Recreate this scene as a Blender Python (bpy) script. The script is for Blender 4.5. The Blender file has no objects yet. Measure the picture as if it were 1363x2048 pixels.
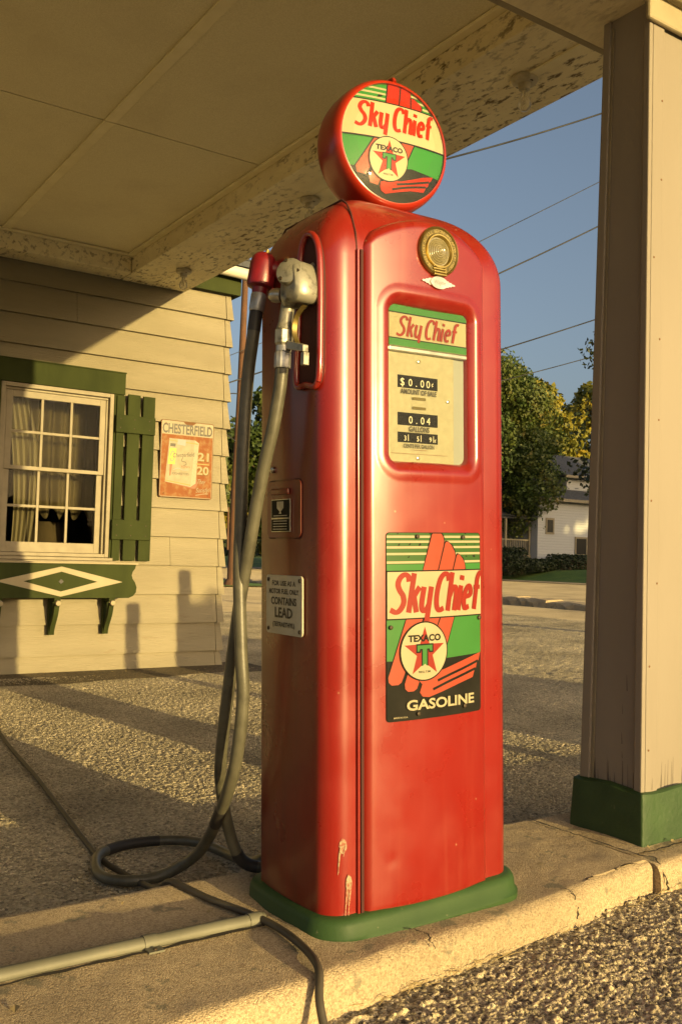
import bpy, bmesh, math, random
import numpy as np
from mathutils import Vector, Matrix, Euler
from mathutils.geometry import tessellate_polygon

random.seed(7); RNG = np.random.default_rng(11)
scene = bpy.context.scene
COL = scene.collection

# ------------------------------------------------------------------ camera
cam_data = bpy.data.cameras.new('camera')
cam_data.sensor_fit = 'VERTICAL'; cam_data.sensor_height = 36.0
cam_data.lens = 1887.0 / 2048.0 * 36.0
cam_data.clip_start = 0.05; cam_data.clip_end = 2000
cam = bpy.data.objects.new('camera', cam_data); COL.objects.link(cam)
CR = ((0.8281207, 0.04912204, 0.55839334), (-0.55990145, 0.02458749, 0.82819432), (0.02695311, -0.9984901, 0.04786491))
cam.matrix_world = Matrix(((CR[0][0], -CR[0][1], -CR[0][2], 0.0), (CR[1][0], -CR[1][1], -CR[1][2], 0.0),
                           (CR[2][0], -CR[2][1], -CR[2][2], 0.92), (0, 0, 0, 1)))
scene.camera = cam

# ------------------------------------------------------------------ sky, sun, exposure
SUN_TO = Vector((-0.14, 1.0, -0.105)).normalized()          # direction the light travels
sun_el = math.asin(-SUN_TO.z); sun_az = math.atan2(-SUN_TO.x, -SUN_TO.y)
world = bpy.data.worlds.new('World'); scene.world = world; world.use_nodes = True
wn = world.node_tree.nodes; wl = world.node_tree.links
sky = wn.new('ShaderNodeTexSky'); sky.sky_type = 'NISHITA'; sky.sun_disc = False
sky.sun_elevation = sun_el; sky.sun_rotation = sun_az
sky.air_density = 0.6; sky.dust_density = 5.5; sky.ozone_density = 1.0
wl.new(sky.outputs[0], wn['Background'].inputs[0]); wn['Background'].inputs[1].default_value = 0.10
sl = bpy.data.lights.new('sun', 'SUN'); sl.energy = 2.3; sl.angle = math.radians(0.5); sl.color = (1.0, 0.80, 0.38)
sun = bpy.data.objects.new('sun', sl); COL.objects.link(sun)
sun.rotation_euler = SUN_TO.to_track_quat('-Z', 'Y').to_euler(); sun.location = (2, -8, 6)
vs = scene.view_settings
vs.view_transform = 'Standard'; vs.look = 'None'; vs.gamma = 1.0; vs.exposure = 1.55
vs.use_white_balance = True; vs.white_balance_temperature = 7700; vs.white_balance_tint = 10     # camera set for a warm evening
scene.render.engine = 'CYCLES'
scene.cycles.max_bounces = 8; scene.cycles.diffuse_bounces = 5

# ------------------------------------------------------------------ helpers
def tag(o, label=None, cat=None, group=None, kind=None):
    if label: o['label'] = label
    if cat: o['category'] = cat
    if group: o['group'] = group
    if kind: o['kind'] = kind
    return o

def empty(name, loc=(0, 0, 0), rot=(0, 0, 0)):
    o = bpy.data.objects.new(name, None); COL.objects.link(o)
    o.location = loc; o.rotation_euler = rot; o.empty_display_size = 0.1
    return o

def link_mesh(name, me, parent=None):
    o = bpy.data.objects.new(name, me); COL.objects.link(o)
    if parent: o.parent = parent
    return o

def catmull(pts, n=8, closed=False):
    P = [Vector(p) for p in pts]; out = []
    m = len(P); rng_ = range(m) if closed else range(m - 1)
    for i in rng_:
        if closed: p0, p1, p2, p3 = P[i - 1], P[i], P[(i + 1) % m], P[(i + 2) % m]
        else:
            p1, p2 = P[i], P[i + 1]
            p0 = P[i - 1] if i > 0 else p1 * 2 - p2
            p3 = P[i + 2] if i + 2 < m else p2 * 2 - p1
        for k in range(n):
            t = k / n
            out.append(0.5 * ((2 * p1) + (p2 - p0) * t + (2 * p0 - 5 * p1 + 4 * p2 - p3) * t * t + (3 * p1 - p0 - 3 * p2 + p3) * t ** 3))
    if not closed: out.append(P[-1])
    return out

class MB:
    def __init__(s): s.v = []; s.f = []; s.m = []
    def add(s, vs_, fs, m=0):
        b = len(s.v); s.v += [tuple(p) for p in vs_]
        s.f += [tuple(b + i for i in f) for f in fs]; s.m += [m] * len(fs); return s
    def box(s, a, b, m=0):
        (x0, y0, z0), (x1, y1, z1) = a, b
        return s.add([(x0, y0, z0), (x1, y0, z0), (x1, y1, z0), (x0, y1, z0), (x0, y0, z1), (x1, y0, z1), (x1, y1, z1), (x0, y1, z1)],
                     [(0, 3, 2, 1), (4, 5, 6, 7), (0, 1, 5, 4), (1, 2, 6, 5), (2, 3, 7, 6), (3, 0, 4, 7)], m)
    def hexa(s, p, m=0):
        return s.add(p, [(0, 3, 2, 1), (4, 5, 6, 7), (0, 1, 5, 4), (1, 2, 6, 5), (2, 3, 7, 6), (3, 0, 4, 7)], m)
    def tube(s, path, r, n=12, m=0, caps=True):
        P = [Vector(p) for p in path]; k = len(P)
        R = r if isinstance(r, (list, tuple)) else [r] * k
        t = (P[1] - P[0]).normalized()
        a = t.orthogonal().normalized(); vs_ = []
        for i in range(k):
            tn = (P[min(i + 1, k - 1)] - P[max(i - 1, 0)])
            if tn.length < 1e-9: tn = t.copy()
            tn.normalize()
            a = (a - tn * a.dot(tn))
            a = a.normalized() if a.length > 1e-6 else tn.orthogonal().normalized()
            b = tn.cross(a)
            for j in range(n):
                g = 2 * math.pi * j / n
                vs_.append(P[i] + (a * math.cos(g) + b * math.sin(g)) * R[i])
        fs = [(i * n + j, i * n + (j + 1) % n, (i + 1) * n + (j + 1) % n, (i + 1) * n + j) for i in range(k - 1) for j in range(n)]
        if caps: fs += [tuple(range(n - 1, -1, -1)), tuple((k - 1) * n + j for j in range(n))]
        return s.add(vs_, fs, m)
    def lathe(s, prof, o=(0, 0, 0), ax=(0, 0, 1), n=24, m=0):
        A = Vector(ax).normalized(); U = A.orthogonal().normalized(); V = A.cross(U); O = Vector(o)
        vs_ = []
        for r, h in prof:
            for j in range(n):
                g = 2 * math.pi * j / n
                vs_.append(O + A * h + (U * math.cos(g) + V * math.sin(g)) * r)
        k = len(prof)
        fs = [(i * n + j, i * n + (j + 1) % n, (i + 1) * n + (j + 1) % n, (i + 1) * n + j) for i in range(k - 1) for j in range(n)]
        fs += [tuple(range(n - 1, -1, -1)), tuple((k - 1) * n + j for j in range(n))]
        return s.add(vs_, fs, m)
    def prism(s, pts, f0, f1, m=0):
        # pts 2D polygon, f0/f1 map (u,v) -> 3D for the two caps
        n = len(pts); vs_ = [f0(*p) for p in pts] + [f1(*p) for p in pts]
        tri = tessellate_polygon([[Vector((p[0], p[1], 0)) for p in pts]])
        fs = [tuple(t) for t in tri] + [tuple(n + i for i in reversed(t)) for t in tri]
        fs += [(i, (i + 1) % n, n + (i + 1) % n, n + i) for i in range(n)]
        return s.add(vs_, fs, m)
    def loft(s, rings, m=0, close=True, caps=True):
        n = len(rings[0]); vs_ = [p for r in rings for p in r]; k = len(rings)
        fs = [(i * n + j, i * n + (j + 1) % n, (i + 1) * n + (j + 1) % n, (i + 1) * n + j) for i in range(k - 1) for j in range(n if close else n - 1)]
        if caps: fs += [tuple(range(n - 1, -1, -1)), tuple((k - 1) * n + j for j in range(n))]
        return s.add(vs_, fs, m)
    def build(s, name, mats, parent=None, smooth=None, bevel=0, normals=True):
        me = bpy.data.meshes.new(name)
        me.from_pydata(s.v, [], s.f)
        mats = mats if isinstance(mats, (list, tuple)) else [mats]
        for mm in mats: me.materials.append(mm)
        if len(mats) > 1: me.polygons.foreach_set('material_index', s.m)
        if normals:
            bm = bmesh.new(); bm.from_mesh(me); bmesh.ops.recalc_face_normals(bm, faces=bm.faces); bm.to_mesh(me); bm.free()
        me.update()
        o = link_mesh(name, me, parent)
        if smooth is not None:
            me.polygons.foreach_set('use_smooth', [True] * len(me.polygons))
            if smooth < 180: me.set_sharp_from_angle(angle=math.radians(smooth))
        if bevel:
            md = o.modifiers.new('bevel', 'BEVEL'); md.width = bevel; md.segments = 2; md.limit_method = 'ANGLE'; md.angle_limit = math.radians(40)
        return o

def rrect(hw, hd, r, bx=0.0, by=0.0, n=8, side=10):
    pts = []
    cs = [(hw - r, -hd + r, -math.pi / 2), (hw - r, hd - r, 0), (-hw + r, hd - r, math.pi / 2), (-hw + r, -hd + r, math.pi)]
    for q, (cx, cy, a0) in enumerate(cs):
        for i in range(n + 1):
            a = a0 + math.pi / 2 * i / n
            pts.append((cx + r * math.cos(a), cy + r * math.sin(a)))
        nx = cs[(q + 1) % 4]; a1 = nx[2]
        e = (nx[0] + r * math.cos(a1), nx[1] + r * math.sin(a1)); b = pts[-1]
        for i in range(1, side):
            t = i / side; pts.append((b[0] + (e[0] - b[0]) * t, b[1] + (e[1] - b[1]) * t))
    out = []
    for x, y in pts:
        out.append((x * (1 + bx / hw * (1 - min(1, (y / hd) ** 2))), y * (1 + by / hd * (1 - min(1, (x / hw) ** 2)))))
    return out

# ------------------------------------------------------------------ materials
def nodes_of(m): return m.node_tree.nodes, m.node_tree.links
def mat(name, c, c2=None, scale=6.0, rough=0.6, metal=0.0, bump=0.0, bscale=40.0, coat=0.0, c3=None, scale3=2.0, amt3=0.5,
        stretch=(1, 1, 1), spec=0.5, rvar=0.0, detail=6, bstretch=None, lo=0.35, hi=0.65, lo3=0.5, hi3=0.7, bdist=0.004, aniso_dir=None):
    m = bpy.data.materials.new(name); m.use_nodes = True
    N, L = nodes_of(m); p = N['Principled BSDF']
    p.inputs['Roughness'].default_value = rough; p.inputs['Metallic'].default_value = metal
    p.inputs['Coat Weight'].default_value = coat; p.inputs['Coat Roughness'].default_value = 0.12
    p.inputs['Specular IOR Level'].default_value = spec
    p.inputs['Base Color'].default_value = (*c, 1)
    tc = N.new('ShaderNodeTexCoord'); mp = N.new('ShaderNodeMapping'); mp.inputs['Scale'].default_value = stretch
    L.new(tc.outputs['Object'], mp.inputs['Vector'])
    out = None
    if c2 is not None:
        nz = N.new('ShaderNodeTexNoise'); nz.inputs['Scale'].default_value = scale; nz.inputs['Detail'].default_value = detail
        L.new(mp.outputs[0], nz.inputs['Vector'])
        mr = N.new('ShaderNodeMapRange'); mr.inputs['From Min'].default_value = lo; mr.inputs['From Max'].default_value = hi
        L.new(nz.outputs['Fac'], mr.inputs['Value'])
        mx = N.new('ShaderNodeMix'); mx.data_type = 'RGBA'; mx.inputs['A'].default_value = (*c, 1); mx.inputs['B'].default_value = (*c2, 1)
        L.new(mr.outputs[0], mx.inputs['Factor']); out = mx.outputs['Result']
        if rvar:
            ma = N.new('ShaderNodeMath'); ma.operation = 'MULTIPLY_ADD'; ma.inputs[1].default_value = rvar; ma.inputs[2].default_value = rough
            L.new(mr.outputs[0], ma.inputs[0]); L.new(ma.outputs[0], p.inputs['Roughness'])
    if c3 is not None:
        n3 = N.new('ShaderNodeTexNoise'); n3.inputs['Scale'].default_value = scale3; n3.inputs['Detail'].default_value = 8; n3.inputs['Roughness'].default_value = 0.65
        L.new(mp.outputs[0], n3.inputs['Vector'])
        m3 = N.new('ShaderNodeMapRange'); m3.inputs['From Min'].default_value = lo3; m3.inputs['From Max'].default_value = hi3; m3.inputs['To Max'].default_value = amt3
        L.new(n3.outputs['Fac'], m3.inputs['Value'])
        x3 = N.new('ShaderNodeMix'); x3.data_type = 'RGBA'; x3.inputs['A'].default_value = (*c, 1); x3.inputs['B'].default_value = (*c3, 1)
        if out is not None: L.new(out, x3.inputs['A'])
        L.new(m3.outputs[0], x3.inputs['Factor']); out = x3.outputs['Result']
    if out is not None: L.new(out, p.inputs['Base Color'])
    if bump:
        nb = N.new('ShaderNodeTexNoise'); nb.inputs['Scale'].default_value = bscale; nb.inputs['Detail'].default_value = 5
        if bstretch:
            mb = N.new('ShaderNodeMapping'); mb.inputs['Scale'].default_value = bstretch
            L.new(tc.outputs['Object'], mb.inputs['Vector']); L.new(mb.outputs[0], nb.inputs['Vector'])
        else: L.new(mp.outputs[0], nb.inputs['Vector'])
        bp = N.new('ShaderNodeBump'); bp.inputs['Strength'].default_value = bump; bp.inputs['Distance'].default_value = bdist
        L.new(nb.outputs['Fac'], bp.inputs['Height']); L.new(bp.outputs[0], p.inputs['Normal'])
    return m

def rough_diffuse(m): m.node_tree.nodes['Principled BSDF'].inputs['Diffuse Roughness'].default_value = 1.0
def gravel_mat(name, cols, vs_=90.0, bump=1.0, bdist=0.01, big=(0.8, 1.15), rough=0.9, dr=1.0, patch=None):
    """pebbly surface: voronoi cells give each stone a colour and a rounded height"""
    m = bpy.data.materials.new(name); m.use_nodes = True
    N, L = nodes_of(m); p = N['Principled BSDF']; p.inputs['Roughness'].default_value = rough
    p.inputs['Specular IOR Level'].default_value = 0.3; p.inputs['Diffuse Roughness'].default_value = dr
    tc = N.new('ShaderNodeTexCoord')
    vo = N.new('ShaderNodeTexVoronoi'); vo.inputs['Scale'].default_value = vs_; vo.inputs['Randomness'].default_value = 1.0
    L.new(tc.outputs['Object'], vo.inputs['Vector'])
    sep = N.new('ShaderNodeSeparateColor'); L.new(vo.outputs['Color'], sep.inputs[0])
    rp = N.new('ShaderNodeValToRGB'); L.new(sep.outputs[0], rp.inputs[0])
    el = rp.color_ramp.elements
    while len(el) > 1: el.remove(el[-1])
    el[0].position = 0; el[0].color = (*cols[0], 1)
    for i, c in enumerate(cols[1:]):
        e = el.new((i + 1) / (len(cols) - 1)); e.color = (*c, 1)
    nz = N.new('ShaderNodeTexNoise'); nz.inputs['Scale'].default_value = 1.3; nz.inputs['Detail'].default_value = 7
    L.new(tc.outputs['Object'], nz.inputs['Vector'])
    mr = N.new('ShaderNodeMapRange'); mr.inputs['From Min'].default_value = 0.3; mr.inputs['From Max'].default_value = 0.7
    mr.inputs['To Min'].default_value = big[0]; mr.inputs['To Max'].default_value = big[1]; L.new(nz.outputs['Fac'], mr.inputs['Value'])
    vm = N.new('ShaderNodeVectorMath'); vm.operation = 'SCALE'
    L.new(rp.outputs[0], vm.inputs[0]); L.new(mr.outputs[0], vm.inputs['Scale']); L.new(vm.outputs[0], p.inputs['Base Color'])
    if patch:
        n4 = N.new('ShaderNodeTexNoise'); n4.inputs['Scale'].default_value = 9; n4.inputs['Detail'].default_value = 9; n4.inputs['Roughness'].default_value = 0.6; L.new(tc.outputs['Object'], n4.inputs['Vector'])
        m4 = N.new('ShaderNodeMapRange'); m4.inputs['From Min'].default_value = 0.60; m4.inputs['From Max'].default_value = 0.64; m4.inputs['To Max'].default_value = 0.7; L.new(n4.outputs['Fac'], m4.inputs['Value'])
        x4 = N.new('ShaderNodeMix'); x4.data_type = 'RGBA'; x4.inputs['B'].default_value = (*patch, 1); L.new(vm.outputs[0], x4.inputs['A']); L.new(m4.outputs[0], x4.inputs['Factor']); L.new(x4.outputs['Result'], p.inputs['Base Color'])
    n2 = N.new('ShaderNodeTexNoise'); n2.inputs['Scale'].default_value = vs_ * 1.7; n2.inputs['Detail'].default_value = 3
    L.new(tc.outputs['Object'], n2.inputs['Vector'])
    ma = N.new('ShaderNodeMath'); ma.operation = 'MULTIPLY_ADD'; ma.inputs[1].default_value = -1.0
    L.new(vo.outputs['Distance'], ma.inputs[0]); L.new(n2.outputs['Fac'], ma.inputs[2])
    bp = N.new('ShaderNodeBump'); bp.inputs['Strength'].default_value = bump; bp.inputs['Distance'].default_value = bdist
    L.new(ma.outputs[0], bp.inputs['Height']); L.new(bp.outputs[0], p.inputs['Normal'])
    return m

def glass_mat(name, tint=(1, 1, 1), rough=0.02, ior=1.5, film=0.0, filmcol=(0.5, 0.45, 0.35)):
    m = bpy.data.materials.new(name); m.use_nodes = True
    N, L = nodes_of(m); N.remove(N['Principled BSDF']); o = N['Material Output']
    tr = N.new('ShaderNodeBsdfTransparent'); tr.inputs[0].default_value = (*tint, 1)
    gl = N.new('ShaderNodeBsdfGlossy'); gl.inputs['Roughness'].default_value = rough
    fr = N.new('ShaderNodeFresnel'); fr.inputs[0].default_value = ior
    mx = N.new('ShaderNodeMixShader'); L.new(fr.outputs[0], mx.inputs[0]); L.new(tr.outputs[0], mx.inputs[1]); L.new(gl.outputs[0], mx.inputs[2])
    last = mx.outputs[0]
    if film:
        df = N.new('ShaderNodeBsdfDiffuse'); df.inputs[0].default_value = (*filmcol, 1)
        tc = N.new('ShaderNodeTexCoord'); nz = N.new('ShaderNodeTexNoise'); nz.inputs['Scale'].default_value = 5; nz.inputs['Detail'].default_value = 8
        L.new(tc.outputs['Object'], nz.inputs['Vector'])
        mr = N.new('ShaderNodeMapRange'); mr.inputs['From Min'].default_value = 0.35; mr.inputs['From Max'].default_value = 0.75; mr.inputs['To Max'].default_value = film
        L.new(nz.outputs['Fac'], mr.inputs['Value'])
        m2 = N.new('ShaderNodeMixShader'); L.new(mr.outputs[0], m2.inputs[0]); L.new(last, m2.inputs[1]); L.new(df.outputs[0], m2.inputs[2]); last = m2.outputs[0]
    L.new(last, o.inputs['Surface'])
    return m

def leaf_mat(name, cols, trans=0.25):
    m = bpy.data.materials.new(name); m.use_nodes = True
    N, L = nodes_of(m); p = N['Principled BSDF']; p.inputs['Roughness'].default_value = 0.6
    tc = N.new('ShaderNodeTexCoord'); nz = N.new('ShaderNodeTexNoise'); nz.inputs['Scale'].default_value = 0.55; nz.inputs['Detail'].default_value = 9; nz.inputs['Roughness'].default_value = 0.7
    L.new(tc.outputs['Object'], nz.inputs['Vector'])
    rp = N.new('ShaderNodeValToRGB'); L.new(nz.outputs['Fac'], rp.inputs[0]); el = rp.color_ramp.elements
    el[0].position = 0.32; el[0].color = (*cols[0], 1); el[1].position = 0.7; el[1].color = (*cols[-1], 1)
    for i, c in enumerate(cols[1:-1]):
        e = el.new(0.32 + 0.38 * (i + 1) / (len(cols) - 1)); e.color = (*c, 1)
    L.new(rp.outputs[0], p.inputs['Base Color'])
    tl = N.new('ShaderNodeBsdfTranslucent'); L.new(rp.outputs[0], tl.inputs[0])
    mx = N.new('ShaderNodeMixShader'); mx.inputs[0].default_value = trans
    L.new(p.outputs[0], mx.inputs[1]); L.new(tl.outputs[0], mx.inputs[2]); L.new(mx.outputs[0], N['Material Output'].inputs['Surface'])
    return m

def patchy(m, scale, lo, hi):
    N, L = nodes_of(m)
    tgt = [n for n in N if n.type == 'MIX' and n.inputs['Factor'].is_linked][-1]; src = tgt.inputs['Factor'].links[0].from_socket
    tc = N.new('ShaderNodeTexCoord'); nz = N.new('ShaderNodeTexNoise'); nz.inputs['Scale'].default_value = scale; nz.inputs['Detail'].default_value = 4; L.new(tc.outputs['Object'], nz.inputs['Vector'])
    mr = N.new('ShaderNodeMapRange'); mr.inputs['From Min'].default_value = lo; mr.inputs['From Max'].default_value = hi; mr.inputs['To Max'].default_value = 1.3; L.new(nz.outputs['Fac'], mr.inputs['Value'])
    mu = N.new('ShaderNodeMath'); mu.operation = 'MULTIPLY'; mu.use_clamp = True; L.new(src, mu.inputs[0]); L.new(mr.outputs[0], mu.inputs[1]); L.new(mu.outputs[0], tgt.inputs['Factor'])
M = {}
M['red'] = mat('pump_red_paint', (0.23, 0.011, 0.008), (0.20, 0.010, 0.0075), 3.0, rough=0.28, coat=0.6, bump=0.06, bscale=130, c3=(0.27, 0.03, 0.018), scale3=3.5, amt3=0.35, bdist=0.001, rvar=0.1)
def weather(m, streak, speck, amt=0.5):
    N, L = nodes_of(m); p = N['Principled BSDF']; src = p.inputs['Base Color'].links[0].from_socket
    tc = N.new('ShaderNodeTexCoord'); mp = N.new('ShaderNodeMapping'); mp.inputs['Scale'].default_value = (38, 38, 1.6); L.new(tc.outputs['Object'], mp.inputs['Vector'])
    n1 = N.new('ShaderNodeTexNoise'); n1.inputs['Scale'].default_value = 1.0; n1.inputs['Detail'].default_value = 6; L.new(mp.outputs[0], n1.inputs['Vector'])
    r1 = N.new('ShaderNodeMapRange'); r1.inputs['From Min'].default_value = 0.52; r1.inputs['From Max'].default_value = 0.75; r1.inputs['To Max'].default_value = amt; L.new(n1.outputs['Fac'], r1.inputs['Value'])
    x1 = N.new('ShaderNodeMix'); x1.data_type = 'RGBA'; L.new(src, x1.inputs['A']); x1.inputs['B'].default_value = (*streak, 1); L.new(r1.outputs[0], x1.inputs['Factor'])
    n2 = N.new('ShaderNodeTexVoronoi'); n2.inputs['Scale'].default_value = 26; L.new(tc.outputs['Object'], n2.inputs['Vector'])
    r2 = N.new('ShaderNodeMapRange'); r2.inputs['From Min'].default_value = 0.10; r2.inputs['From Max'].default_value = 0.05; r2.inputs['To Max'].default_value = 0.7; L.new(n2.outputs['Distance'], r2.inputs['Value'])
    sp = N.new('ShaderNodeSeparateColor'); L.new(n2.outputs['Color'], sp.inputs[0]); gt = N.new('ShaderNodeMath'); gt.operation = 'GREATER_THAN'; gt.inputs[1].default_value = 0.86; L.new(sp.outputs[0], gt.inputs[0])
    ml = N.new('ShaderNodeMath'); ml.operation = 'MULTIPLY'; L.new(r2.outputs[0], ml.inputs[0]); L.new(gt.outputs[0], ml.inputs[1])
    x2 = N.new('ShaderNodeMix'); x2.data_type = 'RGBA'; L.new(x1.outputs['Result'], x2.inputs['A']); x2.inputs['B'].default_value = (*speck, 1); L.new(ml.outputs[0], x2.inputs['Factor']); L.new(x2.outputs['Result'], p.inputs['Base Color'])
    n3 = N.new('ShaderNodeTexNoise'); n3.inputs['Scale'].default_value = 7; n3.inputs['Detail'].default_value = 8; L.new(tc.outputs['Object'], n3.inputs['Vector'])
    r3 = N.new('ShaderNodeMapRange'); r3.inputs['To Min'].default_value = 0.24; r3.inputs['To Max'].default_value = 0.40; r3.inputs['From Min'].default_value = 0.3; r3.inputs['From Max'].default_value = 0.7; L.new(n3.outputs['Fac'], r3.inputs['Value']); L.new(r3.outputs[0], p.inputs['Roughness'])
weather(M['red'], (0.27, 0.045, 0.03), (0.34, 0.17, 0.10), 0.35)
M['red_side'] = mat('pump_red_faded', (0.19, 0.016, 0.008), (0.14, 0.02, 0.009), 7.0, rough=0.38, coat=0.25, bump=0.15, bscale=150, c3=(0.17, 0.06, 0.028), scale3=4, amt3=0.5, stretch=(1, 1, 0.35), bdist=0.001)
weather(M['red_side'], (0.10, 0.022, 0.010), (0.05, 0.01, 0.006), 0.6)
M['red_globe'] = mat('globe_red_plastic', (0.34, 0.022, 0.010), (0.30, 0.019, 0.009), 5, rough=0.28, coat=0.3)
M['groove'] = mat('groove_shadow_gap', (0.05, 0.008, 0.006), rough=0.8)
M['red_swivel'] = mat('swivel_red', (0.20, 0.008, 0.014), (0.14, 0.006, 0.011), 40, rough=0.35, bump=0.4, bscale=300, bdist=0.001)
M['base_green'] = mat('base_green_paint', (0.024, 0.058, 0.018), (0.034, 0.075, 0.024), 6, rough=0.55, coat=0.0, spec=0.25, c3=(0.22, 0.2, 0.13), scale3=30, amt3=0.6, lo3=0.66, hi3=0.72, bump=0.2, bscale=90, bdist=0.002)
M['cream'] = mat('sign_cream_enamel', (0.36, 0.315, 0.205), (0.32, 0.275, 0.172), 9, rough=0.5, coat=0.04, spec=0.2)
M['sg_green'] = mat('sign_green_enamel', (0.03, 0.14, 0.03), (0.034, 0.165, 0.038), 6, rough=0.5, coat=0.04, spec=0.2)
M['sg_dkgreen'] = mat('sign_dark_green_enamel', (0.03, 0.09, 0.022), rough=0.5, coat=0.04, spec=0.2)
M['sg_red'] = mat('sign_red_enamel', (0.24, 0.018, 0.012), (0.21, 0.019, 0.013), 20, rough=0.5, coat=0.04, spec=0.2)
M['sg_salmon'] = mat('sign_salmon_enamel', (0.33, 0.050, 0.028), (0.30, 0.054, 0.031), 20, rough=0.5, coat=0.04, spec=0.2)
M['sg_black'] = mat('sign_black_enamel', (0.012, 0.012, 0.010), (0.02, 0.019, 0.016), 12, rough=0.5, coat=0.0, spec=0.05)
M['gl_green'] = mat('globe_green', (0.026, 0.20, 0.045), rough=0.5, spec=0.15)
M['gl_cream'] = mat('globe_cream', (0.42, 0.37, 0.245), rough=0.5, spec=0.15)
M['gl_red'] = mat('globe_lettering_red', (0.38, 0.02, 0.012), rough=0.5, spec=0.15)
M['gl_black'] = mat('globe_black', (0.015, 0.016, 0.016), rough=0.5, spec=0.15)
M['dial'] = mat('dial_face', (0.32, 0.29, 0.20), (0.28, 0.25, 0.17), 60, rough=0.55, c3=(0.35, 0.3, 0.2), scale3=90, amt3=0.4, lo3=0.6, hi3=0.7)
M['counter'] = mat('counter_black', (0.012, 0.012, 0.012), rough=0.95, spec=0.1)
M['digit'] = mat('digit_cream', (0.6, 0.55, 0.42), rough=0.5)
M['grey_panel'] = mat('dial_back_grey', (0.25, 0.26, 0.25), rough=0.4)
M['brass'] = mat('brass', (0.42, 0.32, 0.12), (0.30, 0.22, 0.07), 30, rough=0.32, metal=0.85)
M['brass_dark'] = mat('brass_recess', (0.10, 0.075, 0.025), rough=0.5, metal=0.5)
M['chrome'] = mat('dull_chrome', (0.62, 0.60, 0.55), (0.45, 0.43, 0.38), 30, rough=0.3, metal=0.9)
M['nozzle'] = mat('nozzle_grey_paint', (0.34, 0.325, 0.26), (0.27, 0.26, 0.205), 25, rough=0.38, metal=0.4, bump=0.2, bscale=160, bdist=0.001, c3=(0.07, 0.06, 0.04), scale3=34, amt3=0.8, lo3=0.52, hi3=0.66)
M['ferrule'] = mat('galvanised_ferrule', (0.50, 0.50, 0.48), (0.34, 0.34, 0.33), 50, rough=0.4, metal=0.7)
M['hose'] = mat('weathered_hose', (0.075, 0.072, 0.052), (0.105, 0.10, 0.072), 20, rough=0.42, c3=(0.03, 0.027, 0.02), scale3=14, amt3=0.6, bump=0.3, bscale=200, bdist=0.001)
M['hose_dark'] = mat('black_rubber_sleeve', (0.025, 0.023, 0.022), rough=0.55)
M['cable'] = mat('brown_black_rubber', (0.045, 0.038, 0.028), (0.065, 0.055, 0.038), 20, rough=0.55)
M['plate_white'] = mat('white_sign_enamel', (0.46, 0.43, 0.34), (0.40, 0.37, 0.28), 25, rough=0.35)
M['dropping'] = mat('dried_dropping', (0.36, 0.26, 0.17), (0.28, 0.09, 0.06), 160, rough=0.9, lo=0.45, hi=0.6)
M['rivet'] = mat('rusty_rivet', (0.05, 0.035, 0.02), rough=0.6, metal=0.4)
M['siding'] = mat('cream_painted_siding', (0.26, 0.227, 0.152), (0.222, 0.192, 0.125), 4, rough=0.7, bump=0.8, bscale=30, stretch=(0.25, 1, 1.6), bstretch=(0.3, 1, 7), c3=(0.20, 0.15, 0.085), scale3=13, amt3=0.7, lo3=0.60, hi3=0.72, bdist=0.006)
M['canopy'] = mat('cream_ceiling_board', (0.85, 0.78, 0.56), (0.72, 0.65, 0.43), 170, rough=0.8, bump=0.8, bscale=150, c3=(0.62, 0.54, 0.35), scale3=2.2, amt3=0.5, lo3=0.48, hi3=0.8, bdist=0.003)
M['batten'] = mat('pale_batten_paint', (0.86, 0.78, 0.54), (0.78, 0.70, 0.46), 8, rough=0.7, bump=0.3, bscale=60, bdist=0.002)
M['beam'] = mat('peeling_cream_beam', (0.86, 0.78, 0.54), (0.76, 0.67, 0.44), 5, rough=0.75, bump=0.9, bscale=26, stretch=(1, 0.45, 1), bstretch=(1.6, 0.7, 1), c3=(0.16, 0.115, 0.06), scale3=26, amt3=0.85, lo3=0.52, hi3=0.62, bdist=0.012)
M['trimw'] = mat('cream_trim_paint', (0.34, 0.29, 0.19), (0.295, 0.25, 0.16), 8, rough=0.65, bump=0.3, bscale=60, bdist=0.002)
patchy(M['beam'], 1.4, .36, .60); patchy(M['siding'], 1.3, .42, .62)
M['pillar'] = mat('cream_pillar_paint', (0.25, 0.217, 0.178), (0.22, 0.19, 0.153), 3, rough=0.65, bump=0.3, bscale=70, stretch=(1, 1, 0.3), c3=(0.30, 0.22, 0.14), scale3=6, amt3=0.6, lo3=0.64, hi3=0.72, bdist=0.002)
M['greenwood'] = mat('dark_green_wood_paint', (0.027, 0.036, 0.011), (0.038, 0.049, 0.015), 5, spec=0.12, rough=0.75, bump=0.4, bscale=40, stretch=(1, 1, 0.4), bdist=0.002)
M['greenplinth'] = mat('green_plinth_paint', (0.018, 0.050, 0.014), (0.028, 0.068, 0.02), 10, rough=0.6, bump=0.6, bscale=60, c3=(0.25, 0.24, 0.14), scale3=34, amt3=0.6, lo3=0.67, hi3=0.72, bdist=0.004)
M['sash'] = mat('white_sash_paint', (0.25, 0.213, 0.143), (0.205, 0.172, 0.113), 10, rough=0.55)
M['glass'] = glass_mat('window_glass', (0.8, 0.8, 0.72), 0.0, 1.16, film=0.0, filmcol=(0.40, 0.34, 0.22))
M['dialglass'] = glass_mat('dial_glass', (0.95, 0.96, 0.93), 0.01, 1.2)
M['bulb'] = glass_mat('bulb_glass', (0.96, 0.96, 0.93), 0.03, 1.3, film=0.5, filmcol=(0.8, 0.75, 0.6))  # pale milky film paints brightness into the clear bulb
M['lens'] = mat('ribbed_glass_lens', (0.20, 0.17, 0.09), rough=0.1, coat=1.0)
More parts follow.
